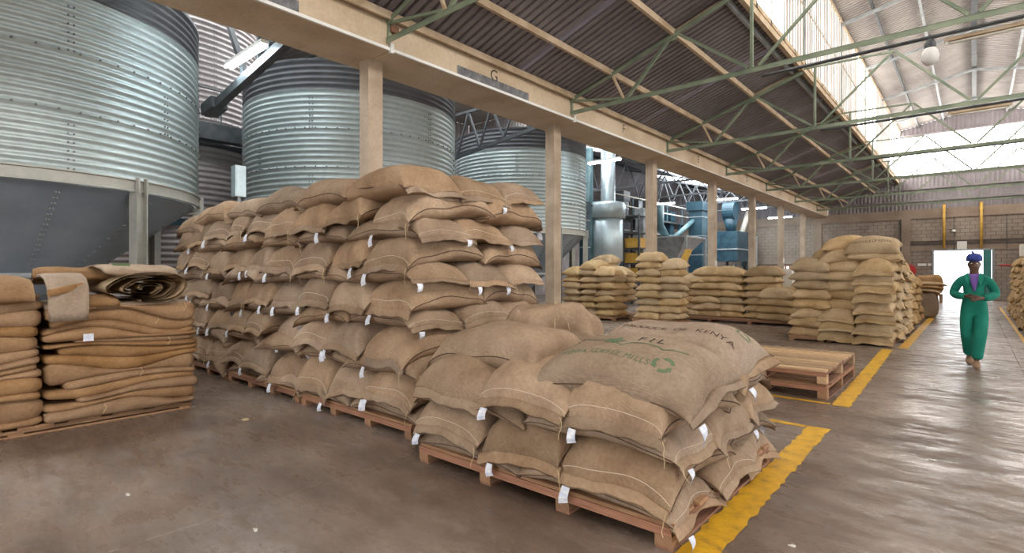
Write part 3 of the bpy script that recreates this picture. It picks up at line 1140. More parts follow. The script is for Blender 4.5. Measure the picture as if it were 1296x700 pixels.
NEAR = [sack_mesh('coffee_sack', 100 + k, 1.0, .68, .25, 48, 36, M['burlap'], amp=1.55) for k in range(9)]
MIDV = [sack_mesh('coffee_sack', 200 + k, 1.04, .70, .28, 24, 18, M['burlap_pale'], amp=1.2, droop=.03, pu=2.6, pv=2.4) for k in range(6)]
PILE = [sack_mesh('coffee_sack', 300 + k, 1.0, .68, .25, 22, 16, M['burlap_pale'], amp=1.5) for k in range(6)]
RS = random.Random(7)


def sack(var, loc, rotz, label, group, scale=(1, 1, 1), tilt=(0, 0), parts=('hem', 'seam', 'tag', 'thread', 'stitching')):
    o = bpy.data.objects.new('coffee_sack', var['body'])
    o.location = loc
    o.rotation_euler = (tilt[0], tilt[1], rotz)
    o.scale = scale
    col.objects.link(o)
    tag(o, label, 'sack', group)
    for p in parts:
        if p in var and not (p in ('tag', 'thread', 'stitching') and RS.random() < (.25 if p == 'tag' else .5)):
            c = bpy.data.objects.new(p, var[p])
            c.parent = o
            col.objects.link(c)
    return o


def jit(a):
    return RS.uniform(-a, a)


PI = math.pi


# ---------------------------------------------------------------- pallets
def pallet(x0, x1, y0, y1, z0, label, nb=9, h=.14, mats=('wood', 'wood_red'), group=None, bearers=4, seed=1):
    t = thing('pallet', label, 'pallet', ((x0 + x1) / 2, (y0 + y1) / 2, z0), group)
    r = random.Random(seed)
    top = .022
    bw = (y1 - y0) / nb
    for k in range(nb):
        a = y0 + bw * k
        MB().box(x0 + r.uniform(-.01, .01), x1 + r.uniform(-.01, .01), a + .008, a + bw * .74, z0 + h - top, z0 + h).build('deck_board', M[mats[0]], t, uv=True)
    for k in range(bearers):
        f = k / (bearers - 1)
        x = x0 + .05 + (x1 - x0 - .1) * f
        MB().box(x - .045, x + .045, y0 + .005, y1 - .005, z0 + h - top - .03, z0 + h - top - .001).build('stringer', M[mats[1]], t, uv=True)
        for yy in (y0 + .06, (y0 + y1) / 2, y1 - .06):
            MB().box(x - .05, x + .05, yy - .055, yy + .055, z0 + .018, z0 + h - top - .031).build('block', M[mats[0]], t, uv=True)
        MB().box(x - .05, x + .05, y0 + .01, y1 - .01, z0, z0 + .017).build('base_board', M[mats[1]], t, uv=True)
    for yy in (y0, y1 - .02):
        MB().box(x0, x1, yy, yy + .02, z0 + h - top - .05, z0 + h - top - .002).build('edge_board', M[mats[1]], t, uv=True)
    return t


# ---- nearest pallet, five courses
FX0, FX1, FY0, FY1 = -3.33, -1.22, 2.70, 4.55
pallet(FX0, FX1, FY0, FY1, 0, 'reddish wooden pallet carrying the nearest low stack of sacks', 10, .15, ('wood', 'wood_red'), seed=2)
p5 = .166
g_front = 'sacks on the nearest pallet'
front = {}


def flabel(layer, what):
    names = ['bottom course', 'second course up', 'middle course', 'fourth course up', 'top course']
    return 'sack on the nearest pallet, %s, %s' % (names[layer], what)


for k in range(5):
    hq, hp = .138, .198
    zc = .15 + hq * ((k + 1) // 2) + hp * (k // 2) + (hq if k % 2 == 0 else hp) * .47
    if k % 2 == 0:      # sacks lying along the front
        rows = [0, 1, 2]
        for r_ in rows:
            for i in (0, 1):
                if r_ > 0 and i == 0 and k < 4:
                    continue
                if k == 4 and r_ > 0:
                    continue
                x = FX1 - .53 - 1.04 * i + jit(.02)
                y = FY0 + .34 + .60 * r_ + jit(.015)
                what = ('front row, right' if i == 0 else 'front row, left') if r_ == 0 else ('second row, ' if r_ == 1 else 'rear row, ') + 'end facing the yellow line'
                if r_ and i == 0:
                    pass
                if k < 4 and r_ > 0 and i == 1:
                    continue
                sack(NEAR[(k * 3 + r_ * 2 + i) % 9], (x, y, zc), (0 if i == 0 else PI) + jit(.04), flabel(k, what), g_front, (1.10, 1.0, .86 if k < 4 else 1.15), (jit(.03), jit(.03)))
        if k < 4:
            for r_ in (1, 2):
                x = FX1 - .50 + jit(.02)
                y = FY0 + .34 + .60 * r_ + jit(.015)
                sack(NEAR[(k * 3 + r_ * 2) % 9], (x, y, zc), jit(.05), flabel(k, ('second row' if r_ == 1 else 'rear row') + ', end facing the yellow line'), g_front, (1.06, 1.0, 1.0), (jit(.03), jit(.03)))
    else:               # sacks with their ends to the front
        for i in range(3):
            x = FX1 - .36 - .70 * i + jit(.02)
            y = FY0 + .48 + jit(.02)
            sack(NEAR[(k * 2 + i * 4 + 1) % 9], (x, y, zc + .01), -PI / 2 + jit(.05), flabel(k, 'front row, ' + ['right', 'middle', 'left'][i]), g_front, (1.04, 1.07, 1.32), (jit(.05), .05 + jit(.04)))
        sack(NEAR[(k + 4) % 9], (FX1 - .36 + jit(.02), FY0 + 1.37, zc + .01), PI / 2 + jit(.05), flabel(k, 'rear, side facing the yellow line'), g_front, (.98, 1.05, 1.2), (jit(.03), jit(.03)))


# ---- printing on sacks
def strip(pts, w, closed=False):
    vs, fs = [], []
    n = len(pts)
    for i, p in enumerate(pts):
        a = Vector(pts[i - 1] if (i or closed) else pts[0])
        b = Vector(pts[(i + 1) % n] if (i < n - 1 or closed) else pts[-1])
        d = (b - a).normalized()
        s = Vector((-d.y, d.x)) * w / 2
        p = Vector(p)
        vs += [p + s, p - s]
    for i in range(n if closed else n - 1):
        j = (i + 1) % n
        fs.append((2 * i, 2 * i + 1, 2 * j + 1, 2 * j))
    return [Vector((v.x, v.y, 0)) for v in vs], fs


def lay_print(so, name, shapes, material, label=None, off=.0025):
    """press flat ink shapes onto the top of a sack (sack's own x, y)"""
    me = so.data
    bvh = BVHTree.FromPolygons([v.co for v in me.vertices], [p.vertices for p in me.polygons])
    mb = MB()
    for vs, fs in shapes:
        out = []
        for v in vs:
            h = bvh.ray_cast(Vector((v.x, v.y, 1)), Vector((0, 0, -1)))
            p = h[0] if h[0] else Vector((v.x, v.y, 0))
            n = h[1] if h[0] else Vector((0, 0, 1))
            if n.z < 0:
                n = -n
            out.append(p + n * off)
        mb.add(out, fs)
    o = mb.build(name, material, so)
    local(o)
    if label:
        o['label'] = label
    if name == 'printed_text':
        o['kind'] = 'stuff'
    return o


def txt_at(t, size, x, y, rot=0, sx=1.0, sy=1.0):
    vs, fs = text_mesh(t, size)
    c, s = math.cos(rot), math.sin(rot)
    out = []
    for v in vs:
        a, b = v.x * sx, v.y * sy
        out.append(Vector((x + a * c - b * s, y + a * s + b * c, 0)))
    # split long letters' faces is not needed: letters are small
    return out, fs


def recycle(cx, cy, r):
    sh = []
    for k in range(3):
        a0 = R(120 * k + 20)
        pts = [(cx + r * math.cos(a0 + R(t)), cy + r * math.sin(a0 + R(t))) for t in range(0, 70, 10)]
        sh.append(strip(pts, r * .42))
        a = a0 + R(62)
        tip = a0 + R(98)
        P = [Vector((cx + q * math.cos(a), cy + q * math.sin(a), 0)) for q in (r * .62, r * 1.4)] + [Vector((cx + r * math.cos(tip), cy + r * math.sin(tip), 0))]
        sh.append((P, [(0, 1, 2)]))
    return sh


def add_prints(so, first):
    if first:
        outline = [(-.30, .20), (-.22, .17), (-.16, .18), (-.08, .19), (-.05, .12), (-.01, .09), (.04, .145), (.12, .15), (.2, .13), (.24, .10), (.27, .13), (.33, .15), (.36, .17)]
        outline = [(a, b - .15) for a, b in outline]
        fine = []
        for a, b in zip(outline[:-1], outline[1:]):
            for q in range(4):
                fine.append((a[0] + (b[0] - a[0]) * q / 4, a[1] + (b[1] - a[1]) * q / 4))
        leaf = []
        lv = [Vector((-.09 + .055 * math.cos(t) * (1 + .35 * math.cos(5 * t)), .015 + .045 * math.sin(t) * (1 + .35 * math.cos(5 * t)), 0)) for t in np.linspace(0, 2 * PI, 26)[:-1]]
        lv.append(Vector((-.09, .015, 0)))
        leaf = (lv, [(25, i, (i + 1) % 25) for i in range(25)])
        lay_print(so, 'printed_map', [strip(fine, .012), leaf], M['print_green'], 'green printed map outline with a leaf')
        tx = []
        word = 'KENYA COFFEE MILLS'
        for i, ch in enumerate(word):
            if ch == ' ':
                continue
            f = i / (len(word) - 1)
            tx.append(txt_at(ch, .062, -.30 + .52 * f, -.20 + .03 * math.sin(f * PI), (.5 - f) * .2, .9))
        lay_print(so, 'printed_text', tx, M['print_green'], 'green printed words')
        for q_, ch in enumerate('FIL'):
            lay_print(so, 'printed_letter', [txt_at(ch, .10, .06 + .06 * q_, .065)], M['print_black'], 'black printed letter')
        lay_print(so, 'printed_text', [txt_at('KENYA', .075, -.37, -.02, R(65))], M['print_brown'], 'dark printed word by the left end')
        lay_print(so, 'printed_emblem', recycle(.30, -.18, .048), M['print_green'], 'green recycling arrows')
    else:
        tx = []
        word = 'PRODUCE OF KENYA'
        for i, ch in enumerate(word):
            if ch != ' ':
                tx.append(txt_at(ch, .07, -.30 + .047 * i, -.13, 0))
        lay_print(so, 'printed_text', tx, M['print_brown'], 'brown printed words PRODUCE OF KENYA')
        lay_print(so, 'printed_emblem', recycle(.39, .13, .035), M['print_green'], 'green recycling arrows')


tops = [o for o in col.objects if o.get('group') == g_front and 'top course' in o['label']]
for o in tops:
    if 'right' in o['label']:
        o.data = sack_mesh('coffee_sack', 451, 1.0, .70, .27, 60, 44, M['burlap_grey'], hem=False, amp=.8)['body']
        o.location = (FX1 - .47, FY0 + .40, .15 + p5 * 4.42)
        o.scale = (1.14, 1.10, 1.12)
        o.rotation_euler = (.18, .03, -.02)
        o['label'] = 'large burlap sack with green map print, front right of the nearest pallet top'
        big = o
    else:
        o.location = (FX1 - .55 - 1.02, FY0 + .50, .15 + p5 * 4.62)
        o.scale = (1.1, 1.12, 1.25)
        o['label'] = 'plump plain orange burlap sack, front left of the nearest pallet top'
add_prints(big, True)
o = sack(dict(NEAR[5], body=sack_mesh('coffee_sack', 452, 1.0, .68, .25, 60, 44, M['burlap_grey'], hem=False, amp=.8)['body']), (FX1 - .46, FY0 + 1.10, .15 + p5 * 4.78), -.05,
         'burlap sack with brown PRODUCE OF KENYA print, behind the map-print sack', g_front, (1.14, 1.02, 1.25), (.16, .02))
add_prints(o, False)
sack(NEAR[2], (FX1 - .55 - 1.05, FY0 + 1.16, .15 + p5 * 4.3), .15, 'smooth brown burlap sack lying behind the plump plain one on the nearest pallet', g_front, (.95, .95, 1.0), (0, .02))
sack(NEAR[7], (FX1 - 2.1, FY0 + 1.55, .15 + p5 * 4.1), .35, 'flat burlap sack at the rear left of the nearest pallet top', g_front, (1.0, .9, .8), (0, .05))
# crumpled, half empty sack tied with twine
cr = sack_mesh('crumpled_sack', 471, .85, .6, .26, 44, 32, M['burlap'], hem=False, amp=5.5, droop=.3)['body']
o = sack(dict(body=cr), (-2.95, FY0 + 1.28, 1.05), .55, 'crumpled half-empty sack tied with twine, on top at the rear of the nearest pallet', g_front, (1, 1, 1.0), (.12, .1), parts=())
o.name = 'crumpled_sack'
mb = MB()
for pts in ([(.05, -.34, -.06), (.02, -.20, .10), (0, 0, .19), (-.02, .2, .12)], [(.20, -.36, -.08), (.12, -.18, .11), (.06, .02, .185), (.1, .2, .12)], [(.3, -.30, -.09), (.16, -.15, .12), (0, -.05, .19)]):
    mb.tube(pts, .004, 5)
local(mb.build('twine', M['twine'], o))

# ---- tall stack: three pallets side by side, eleven courses
TX, TY0, TP, TZ = -3.76, 2.98, .212, .14
for i in range(3):
    pallet(TX - 2.05 * (i + 1) + .03, TX - 2.05 * i - .03, TY0 + .0, TY0 + 1.85, 0, 'wooden pallet under the tall sack stack, %s from its near corner' % ORD[i + 1], 9, .14, ('wood', 'wood_red'), 'pallets under the tall stack', seed=10 + i)
g_tall = 'sacks of the tall stack'


def tl(k, what):
    return 'sack in tall stack, %s row up, %s' % (ORD[k + 1] if k < 10 else 'topmost', what)


def pos_name(i, n):
    return 'nearest its near corner' if i == 0 else ('at its far end' if i == n - 1 else '%s from its near corner' % ORD[i + 1])


for k in range(11):
    hq, hp = .175, .252
    z = TZ + hq * ((k + 1) // 2) + hp * (k // 2) + (hq if k % 2 == 0 else hp) * .48
    lean = .012 * (k - 4) * (1 if k % 2 else -.5)
    if k % 2 == 0:
        for i in range(6):
            x = TX - .52 - 1.025 * i + jit(.045)
            y = TY0 + .315 + jit(.035)
            zz = z + (-.10 if (i == 5 and k == 10) else 0)
            sack(NEAR[(k * 5 + i * 2) % 9], (x, y, zz), (0 if (i % 2 == 0) else PI) + jit(.06), tl(k, 'laid lengthwise, ' + pos_name(i, 6)), g_tall, (1.07, 1.02, .95 if k < 10 else 1.25), (jit(.05), jit(.05)))
        for r_ in (1, 2):
            x = TX - .50 + jit(.03)
            sack(NEAR[(k + r_ * 3) % 9], (x, TY0 + .33 + .60 * r_ + jit(.02), z), jit(.08), tl(k, 'right side, end facing out, ' + ('middle' if r_ == 1 else 'rear')), g_tall, (1.03, 1.0, 1.05), (jit(.04), jit(.04)))
    else:
        for i in range(9):
            x = TX - .35 - .685 * i + jit(.03)
            y = TY0 + .475 + jit(.045)
            sack(NEAR[(k * 3 + i * 5) % 9], (x, y, z + .012), -PI / 2 + jit(.12), tl(k, 'end facing out, ' + pos_name(i, 9)), g_tall, (1.02, 1.05, 1.42), (jit(.07), .06 + jit(.06)))
        sack(NEAR[(k * 2 + 3) % 9], (TX - .35 + jit(.03), TY0 + 1.38, z + .01), PI / 2 + jit(.08), tl(k, 'right side, lengthwise, rear'), g_tall, (.97, 1.03, 1.38), (jit(.04), jit(.04)))
for i in range(5):
    x = TX - .52 - 1.025 * (i + 1) + jit(.04)
    sack(NEAR[(i * 3 + 1) % 9], (x, TY0 + 1.0, TZ + TP * 10.5 - .04 * i), jit(.1), 'burlap sack on top of the tall stack, second row, ' + pos_name(i + 1, 6), g_tall, (1.05, 1.0, 1.15), (jit(.05), jit(.05)))
for o in list(col.objects):
    if o.get('group') == g_tall and o['label'] == tl(10, 'laid lengthwise, nearest its near corner'):
        o.data = sack_mesh('coffee_sack', 491, 1.0, .70, .26, 48, 36, M['burlap'], hem=False)['body']
        lay_print(o, 'printed_emblem', recycle(.20, .02, .05), M['print_green'], 'green recycling arrows')
        lay_print(o, 'printed_text', [txt_at('COFFEE MILLS', .05, -.14, -.0)], M['print_green'], 'green printed words')
        o['label'] = 'burlap sack with a green recycling print on the tall stack, top near corner'

# ---- row of single stacks against the columns (middle distance)
g_mid = 'sacks in the middle row of stacks'


def column(xc, y, n, L, W, rot, where, p=.21, z0=.14, var=MIDV, group=g_mid, parts=(), first=0, T=1.12):
    for k in range(first, n):
        r = rot + (PI if RS.random() < .5 else 0) + jit(.07)
        lvl = 'top sack' if k == n - 1 else '%s sack up' % ORD[k + 1]
        sack(RS.choice(var), (xc + jit(.03), y + jit(.03), z0 + p * (k + .45)), r, 'pale sack, %s in %s' % (lvl, where), group, (L, W / .68, T * (1.2 if k == n - 1 else 1)), (jit(.05), jit(.04)), parts)


YM = 16.75
column(-7.22, 14.62, 9, .78, .66, 0, 'tallest single stack, in front of the third column')
column(-6.60, 14.66, 8, .74, .66, 0, 'stack just right of the third column', parts=())
column(-6.80, YM, 6, .86, .7, 0, 'low leaning stack left of the fourth column')
column(-6.28, YM - .05, 7, .90, .7, 0, 'stack in front of the fourth column')
column(-5.62, YM, 7, .95, .7, 0, 'stack between the fourth and fifth columns')
column(-4.72, YM, 7, .95, .7, 0, 'stack in front of the fifth column')
column(-4.22, YM - .3, 4, .95, .7, 0, 'lowest stack of the middle row, at its right end')
column(-4.9, YM + .85, 7, .95, .7, 0, 'second-row stack behind the fifth column stack', first=4)
column(-4.2, YM + .75, 4, .95, .7, 0, 'second-row stack behind the lowest stack', first=1)
pallet(-7.66, -6.2, 14.22, 15.0, 0, 'small reddish pallet under the two tall stacks by the third column', 4, .14, ('wood', 'wood_red'), 'pallets of the middle row', seed=21)
pallet(-7.3, -3.7, YM - .62, YM + 1.2, 0, 'long reddish pallet under the middle row of stacks', 7, .14, ('wood', 'wood_red'), 'pallets of the middle row', seed=22)
# cluster beside the second column
column(-10.05, 14.95, 7, .95, .70, PI / 2, 'leftmost stack right of the second column')
column(-9.38, 14.9, 8, .95, .70, PI / 2, 'middle front stack right of the second column')
column(-8.72, 14.85, 6, .95, .70, PI / 2, 'right front stack of the cluster by the second column')
column(-9.75, 16.1, 9, .95, .72, 0, 'tall rear stack of the cluster by the second column')
column(-8.95, 15.85, 7, .9, .7, 0, 'right rear stack of the cluster by the second column', first=2)
o = sack(dict(MIDV[2], body=sack_mesh('coffee_sack', 493, 1.0, .70, .25, 24, 18, M['burlap_pale'], hem=False)['body']), (-8.74, 14.8, .14 + .21 * 6.5), PI / 2 + .1, 'pale sack with brown lettering, sloping on top of the cluster by the second column', g_mid, (.98, 1.05, 1.25), (.0, .1), ())
lay_print(o, 'printed_text', [txt_at('PRODUCE OF KENYA', .085, .0, .2)], M['print_brown'])
pallet(-10.5, -8.36, 14.4, 16.6, 0, 'wooden pallet under the stack cluster by the second column', 8, .13, ('wood', 'wood'), seed=23)
pallet(-8.3, -7.85, 15.2, 15.7, 0, 'small pallet corner sticking out right of the stack cluster', 4, .13, ('wood_new', 'wood'), bearers=2, seed=24)

# ---- round-topped pile by the aisle
g_pile = 'sacks of the round-topped pile'
PY = 13.05


def pcol(xc, y, k0, n, rot, L, W, where, parts=(), p=.205, z0=.1, T=1.15, var=None):
    for k in range(k0, n):
        lvl = 'topmost' if k == n - 1 else '%s course up' % ORD[k + 1]
        sack(RS.choice(var or PILE), (xc + jit(.025), y + jit(.03), z0 + p * (k + .45)), rot + jit(.06), 'pale sack in round-topped pile, %s, %s' % (where, lvl), g_pile, (L, W / .68, T * (1.15 if k == n - 1 else 1)), (jit(.05), jit(.04)), parts)


pcol(-2.72, PY + .35, 0, 8, 0, .78, .75, 'left column', var=MIDV)
pcol(-2.10, PY + .42, 3, 8, 0, .80, .75, 'middle column', var=MIDV)
pcol(-2.20, PY + .35, 0, 3, -PI / 2, .95, .68, 'foot of the middle column', ('hem',))
pcol(-1.55, PY + .35, 0, 8, -PI / 2, .98, .70, 'near right column, hem showing', ('hem',))
sack(MIDV[1], (-2.15, PY + .4, .1 + .205 * 8.45), .1, 'pale sack lying tilted on the middle of the round-topped pile', g_pile, (.95, 1, 1.2), (.05, -.18), ())
sack(MIDV[3], (-1.58, PY + .35, .1 + .205 * 8.5), 0.02, 'pale sack below the lettered one on the round-topped pile', g_pile, (.92, 1, 1.15), (0, .02), ())
o = sack(dict(body=sack_mesh('coffee_sack', 494, 1.04, .70, .29, 24, 18, M['burlap_pale'], hem=False, droop=.03, pu=2.6, pv=2.4)['body']), (-1.60, PY + .32, .1 + .205 * 9.5), .02, 'pale sack with dark lettering near the top of the round-topped pile', g_pile, (.92, 1, 1.35), (.28, .03), ())
lay_print(o, 'printed_text', [txt_at('PRODUCE OF KENYA', .075, 0, -.22)], M['print_brown'], 'dark printed words')
sack(MIDV[4], (-2.12, PY + .55, .1 + .205 * 9.75), .12, 'topmost rounded sack of the round-topped pile', g_pile, (.88, 1, 1.35), (0, -.12), ())
sack(MIDV[0], (-2.42, PY + .75, .1 + .205 * 8.9), .2, 'pale sack peeping out left below the top of the round-topped pile', g_pile, (.8, 1, 1.2), (0, -.2), ())
NR = [9, 9, 8, 8, 7, 7, 6, 6, 6, 5]
far_pile = []
for i, n in enumerate(NR):
    if i > 4:
        for k in range(n):
            far_pile.append((PILE[(i * 2 + k * 5) % 6]['body'], (-1.66 + jit(.06), PY + 1.1 + .70 * i + jit(.03), .1 + .205 * (k + .45)), jit(.08), (.95, 1.09, 1.15)))
        continue
    pcol(-1.66 + jit(.04), PY + 1.1 + .70 * i, 0, n, 0, .95, .74, 'aisle face, %s row back' % ORD[i + 1], ('hem',))
pallet(-3.12, -2.45, PY - .05, PY + .85, 0, 'worn pallet showing at the left foot of the round-topped pile', 4, .11, ('wood', 'wood'), bearers=2, seed=31)
pallet(-2.4, -1.25, PY + .05, PY + 7.9, 0, 'long worn pallet hidden under the round-topped pile', 12, .1, ('wood', 'wood'), bearers=2, seed=32)
# bulging bale and heap nearer the door
b_ = sack_mesh('sack_bale', 601, .8, .8, .86, 22, 20, M['burlap'], hem=False, droop=0, amp=1.2, pu=9, pv=9)['body']
o = link('sack_bale', b_)
o.location = (-1.28, 22.6, .39)
tag(o, 'bulging round burlap bale on the floor beyond the round-topped pile', 'bale')
for k in range(3):
    s_ = sack_mesh('folded_sack', 610 + k, .95, .85, .12, 18, 14, M['burlap_pale'], hem=False, amp=1.5, droop=.5)['body']
    o = link('folded_sack', s_)
    o.location = (-1.28 + .04 * k, 22.6, .93 + .10 * k)
    o.rotation_euler = (0, .06, .2 * k)
    tag(o, ['lowest', 'middle', 'topmost'][k] + ' of three pale folded sacks on the bulging bale', 'sack', 'folded sacks on the bale')
b_ = sack_mesh('sack_bale', 602, 1.2, .9, .9, 22, 20, M['burlap_old'], hem=False, droop=0, amp=1.4, pu=8, pv=8)['body']
o = link('sack_bale', b_)
o.location = (-1.75, 34.0, .85)
tag(o, 'dark burlap bale standing against the bright doorway', 'bale')
pallet(-2.6, -1.2, 33.4, 34.6, 0, 'pallet under the dark bale by the doorway', 5, .42, ('wood', 'wood'), bearers=3, seed=33)

# ---- stack along the right edge
g_right = 'sacks of the right-hand stack'
RX = .92
for i in range(4):
    y = 17.6 + 1.0 * i
    for k in range(9):
        z = .1 + .205 * (k + .45)
        sack(PILE[(i * 2 + k * 5) % 6], (RX + .48 + jit(.05) + .012 * k, y + jit(.05), z), PI + jit(.1),
             'burlap sack in the right-hand stack, %s row from its near end, %s course up' % (ORD[i + 1], ORD[k + 1]), g_right, (.98, 1.36, 1.25), (jit(.05), jit(.05)), ('hem',))
far = []
for i in range(4, 10):
    for k in range(9):
        far.append((PILE[(i * 2 + k * 5) % 6]['body'], (RX + .48 + jit(.05) + .012 * k, 17.6 + 1.0 * i + jit(.05), .1 + .205 * (k + .45)), PI + jit(.1), (.98, 1.36, 1.25)))


def heap(items, label, material):
    bm = bmesh.new()
    for me, loc, rz, sc in items:
        c = me.copy()
        c.transform(Matrix.LocRotScale(Vector(loc), Matrix.Rotation(rz, 3, 'Z').to_quaternion(), Vector(sc)))
        bm.from_mesh(c)
        bpy.data.meshes.remove(c)
    me = bpy.data.meshes.new('sack_rows')
    bm.to_mesh(me)
    bm.free()
    me.materials.clear()
    me.materials.append(M[material])
    for p in me.polygons:
        p.material_index = 0
        p.use_smooth = True
    o = link('sack_rows', me)
    return tag(o, label, 'sacks', None, 'stuff')


heap(far_pile, 'distant rows of burlap sacks on the aisle face of the round-topped pile', 'burlap_pale')
heap(far, 'distant rows of burlap sacks in the right-hand stack toward the doorway', 'burlap_pale')
pallet(RX + .05, RX + 1.0, 17.1, 27.1, 0, 'long low pallet under the right-hand sack stack', 14, .1, ('wood', 'wood'), bearers=2, seed=34)
t = thing('carton', 'white carton standing on the right-hand sack stack', 'box', (1.25, 22.5, 1.99))
MB().box(1.05, 1.5, 22.2, 22.7, 1.99, 2.36).build('body', M['carton'], t)
MB().box(1.25, 1.29, 22.19, 22.2, 2.0, 2.36).build('tape', M['purlin'], t)

# ---- empty pallets in the yellow bay
pallet(-3.45, -1.30, 7.10, 9.05, 0, 'lower of the two empty wooden pallets in the yellow bay', 9, .175, ('wood', 'wood_red'), 'empty pallets', seed=41)
pallet(-3.45, -1.30, 7.08, 9.03, .175, 'upper of the two empty wooden pallets, with pale new boards', 9, .175, ('wood_new', 'wood_red'), 'empty pallets', seed=42)

# ================================================================= FOLDED SACKS ON THE LEFT
LXF, LYB, LYS, LYE = -6.5, 2.17, .86, -.75


def wave(seed, n=4, lo=.8, hi=5):
    r = random.Random(seed)
    c = [(r.uniform(lo, hi), r.uniform(0, 6.3), r.uniform(.4, 1)) for _ in range(n)]
    return lambda y: sum(a * math.sin(f * y + p) for f, p, a in c) / n


def bundle(y0, y1, zlo, zhi, xf, seed, label, old='burlap_old', loose=True):
    """one folded sack: its folded edge faces +x; zlo and zhi are functions of y"""
    r = random.Random(seed)
    ny, nt = 40, 16
    bx = wave(seed + 5, 4, 2, 9)
    depth = 1.05
    sheets = []
    ns = r.choice((1, 1, 2, 2))
    cuts = [0] + sorted(r.uniform(.35, .65) for _ in range(ns - 1)) + [1]
    root = None
    for s in range(ns):
        f0, f1 = cuts[s], cuts[s + 1]
        off = r.uniform(-.035, .015) if s else 0
        ya, yb_ = y0 + r.uniform(0, .03) + (.0 if s == 0 else r.uniform(0, .25)), y1 + r.uniform(-.035, .02)
        P = np.zeros((ny, nt + 4, 3))
        for i in range(ny):
            f = i / (ny - 1)
            y = ya + (yb_ - ya) * f
            a = zlo(y)
            b = max(zhi(y), a + .025)
            za, zb = a + (b - a) * f0, a + (b - a) * f1
            endr = min(1, (min(f, 1 - f) / .035) ** .5) if 0 < f < 1 else .12
            mid, half = (za + zb) / 2, (zb - za) / 2 * (.55 + .45 * endr) + .004
            x = xf + off + .022 * bx(y) - .05 * (1 - endr)
            P[i, 0] = (x - depth, y, mid - half * .8)
            P[i, 1] = (x - .25, y, mid - half * .98)
            for q in range(nt):
                t_ = -PI / 2 + PI * q / (nt - 1)
                P[i, 2 + q] = (x - .055 + .06 * math.cos(t_) * (1 + .12 * math.sin(13 * y + seed)), y, mid + half * math.sin(t_) * 1.05)
            P[i, nt + 2] = (x - .25, y, mid + half * .98)
            P[i, nt + 3] = (x - depth, y, mid + half * .8)
        mb = MB()
        mb.grid(P)
        n0 = nt + 4
        mb.f.append(tuple(range(n0)))
        mb.f.append(tuple((ny - 1) * n0 + q for q in range(n0))[::-1])
        me = mb.mesh('folded_sack' if s == 0 else 'fold', M[old], True)
        ul = me.uv_layers.new(name='uv')
        for l in me.loops:
            c = me.vertices[l.vertex_index].co
            ul.data[l.index].uv = (c.y, c.x + c.z)
        if s == 0:
            root = link('folded_sack', me)
            tag(root, label, 'sack', 'folded sacks of the left stack')
        else:
            link('fold', me, root)
    if loose and r.random() < .45:
        yy = r.uniform(y0 + .2, y1 - .1)
        z = zhi(yy)
        mb = MB()
        mb.tube([(xf + .01, yy, z), (xf + .02, yy + .02, z - .04), (xf + .018, yy - .01, z - .09)], .003, 5)
        mb.build('thread', M['twine'], root)
    return root


for c_, (ya, yb_, n, htop) in enumerate(((LYS, LYB, 9, 1.17), (LYE, LYS - .01, 9, 1.30))):
    waves = [wave(70 + 40 * c_ + k, 4, 1, 6) for k in range(n + 1)]
    rr = random.Random(3 + c_)
    cum = [0]
    for k in range(n):
        cum.append(cum[-1] + rr.uniform(.5, 1.5))
    cum = [.09 + q / cum[-1] * (htop - .09) for q in cum]

    def zf(k, waves=waves, cum=cum, n=n):
        amp = .125 if 0 < k < n else .0
        return lambda y: cum[k] + amp * waves[k](y)
    for k in range(n):
        bundle(ya, yb_, zf(k), zf(k + 1), LXF - .006 * k + random.Random(k * 7 + c_).uniform(-.03, .03), 900 + 50 * c_ + k,
               'flat folded burlap sack in the left stack, %s column, %s from the bottom' % ('right' if c_ == 0 else 'left', ORD[k + 1]))
pallet(LXF - 1.15, LXF - .06, LYE, LYB - .06, 0, 'dark low pallet under the stack of folded sacks at left', 8, .085, ('wood', 'wood'), seed=51)
hold = [o for o in col.objects if o.get('label', '').startswith('flat folded burlap sack in the left stack, right column, seventh')][0]
MB().box(LXF + .058, LXF + .064, 1.14, 1.22, .84, .91).build('paper_label', M['tag'], hold)
o = bundle(LYS, LYB - .1, lambda y: 1.14, lambda y: 1.20, LXF - .04, 990, 'thin grey folded sack lying under the rolled one', 'burlap_grey')

# rolled sack on the right top: flattened spiral seen from its end
mb = MB()
P = []
turns = 2.7
nt = 110
for s in range(nt):
    f = s / (nt - 1)
    a = -PI * .55 + f * turns * 2 * PI
    k = 1 - .80 * f
    P.append((.40 * k * math.cos(a) + .02 * math.sin(3 * a), .16 * k * math.sin(a) - .035 * f + .012 * math.sin(2 * a)))
th = .024
xs = np.linspace(0, -.95, 12)
G = np.zeros((nt * 2, 12, 3))
for s in range(nt):
    a, b = P[max(0, s - 1)], P[min(nt - 1, s + 1)]
    d = Vector((b[0] - a[0], b[1] - a[1])).normalized()
    nx, ny_ = -d.y, d.x
    for j, x in enumerate(xs):
        sag = 1.0 + .04 * math.sin(5 * x + s * .05)
        edge = .03 * math.sin(s * .35) if j == 0 else 0
        G[s, j] = (LXF + .03 + x + edge, 1.66 + P[s][0] * sag + nx * th / 2, 1.36 + P[s][1] * sag + ny_ * th / 2)
        G[2 * nt - 1 - s, j] = (LXF + .03 + x + edge, 1.66 + P[s][0] * sag - nx * th / 2, 1.36 + P[s][1] * sag - ny_ * th / 2)
mb.grid(G, closed_u=True)
me = mb.mesh('rolled_sack', M['burlap_pale'], False)
o = link('rolled_sack', me)
tag(o, 'rolled-up burlap sack with open spiral end, on the right of the folded stack', 'sack')


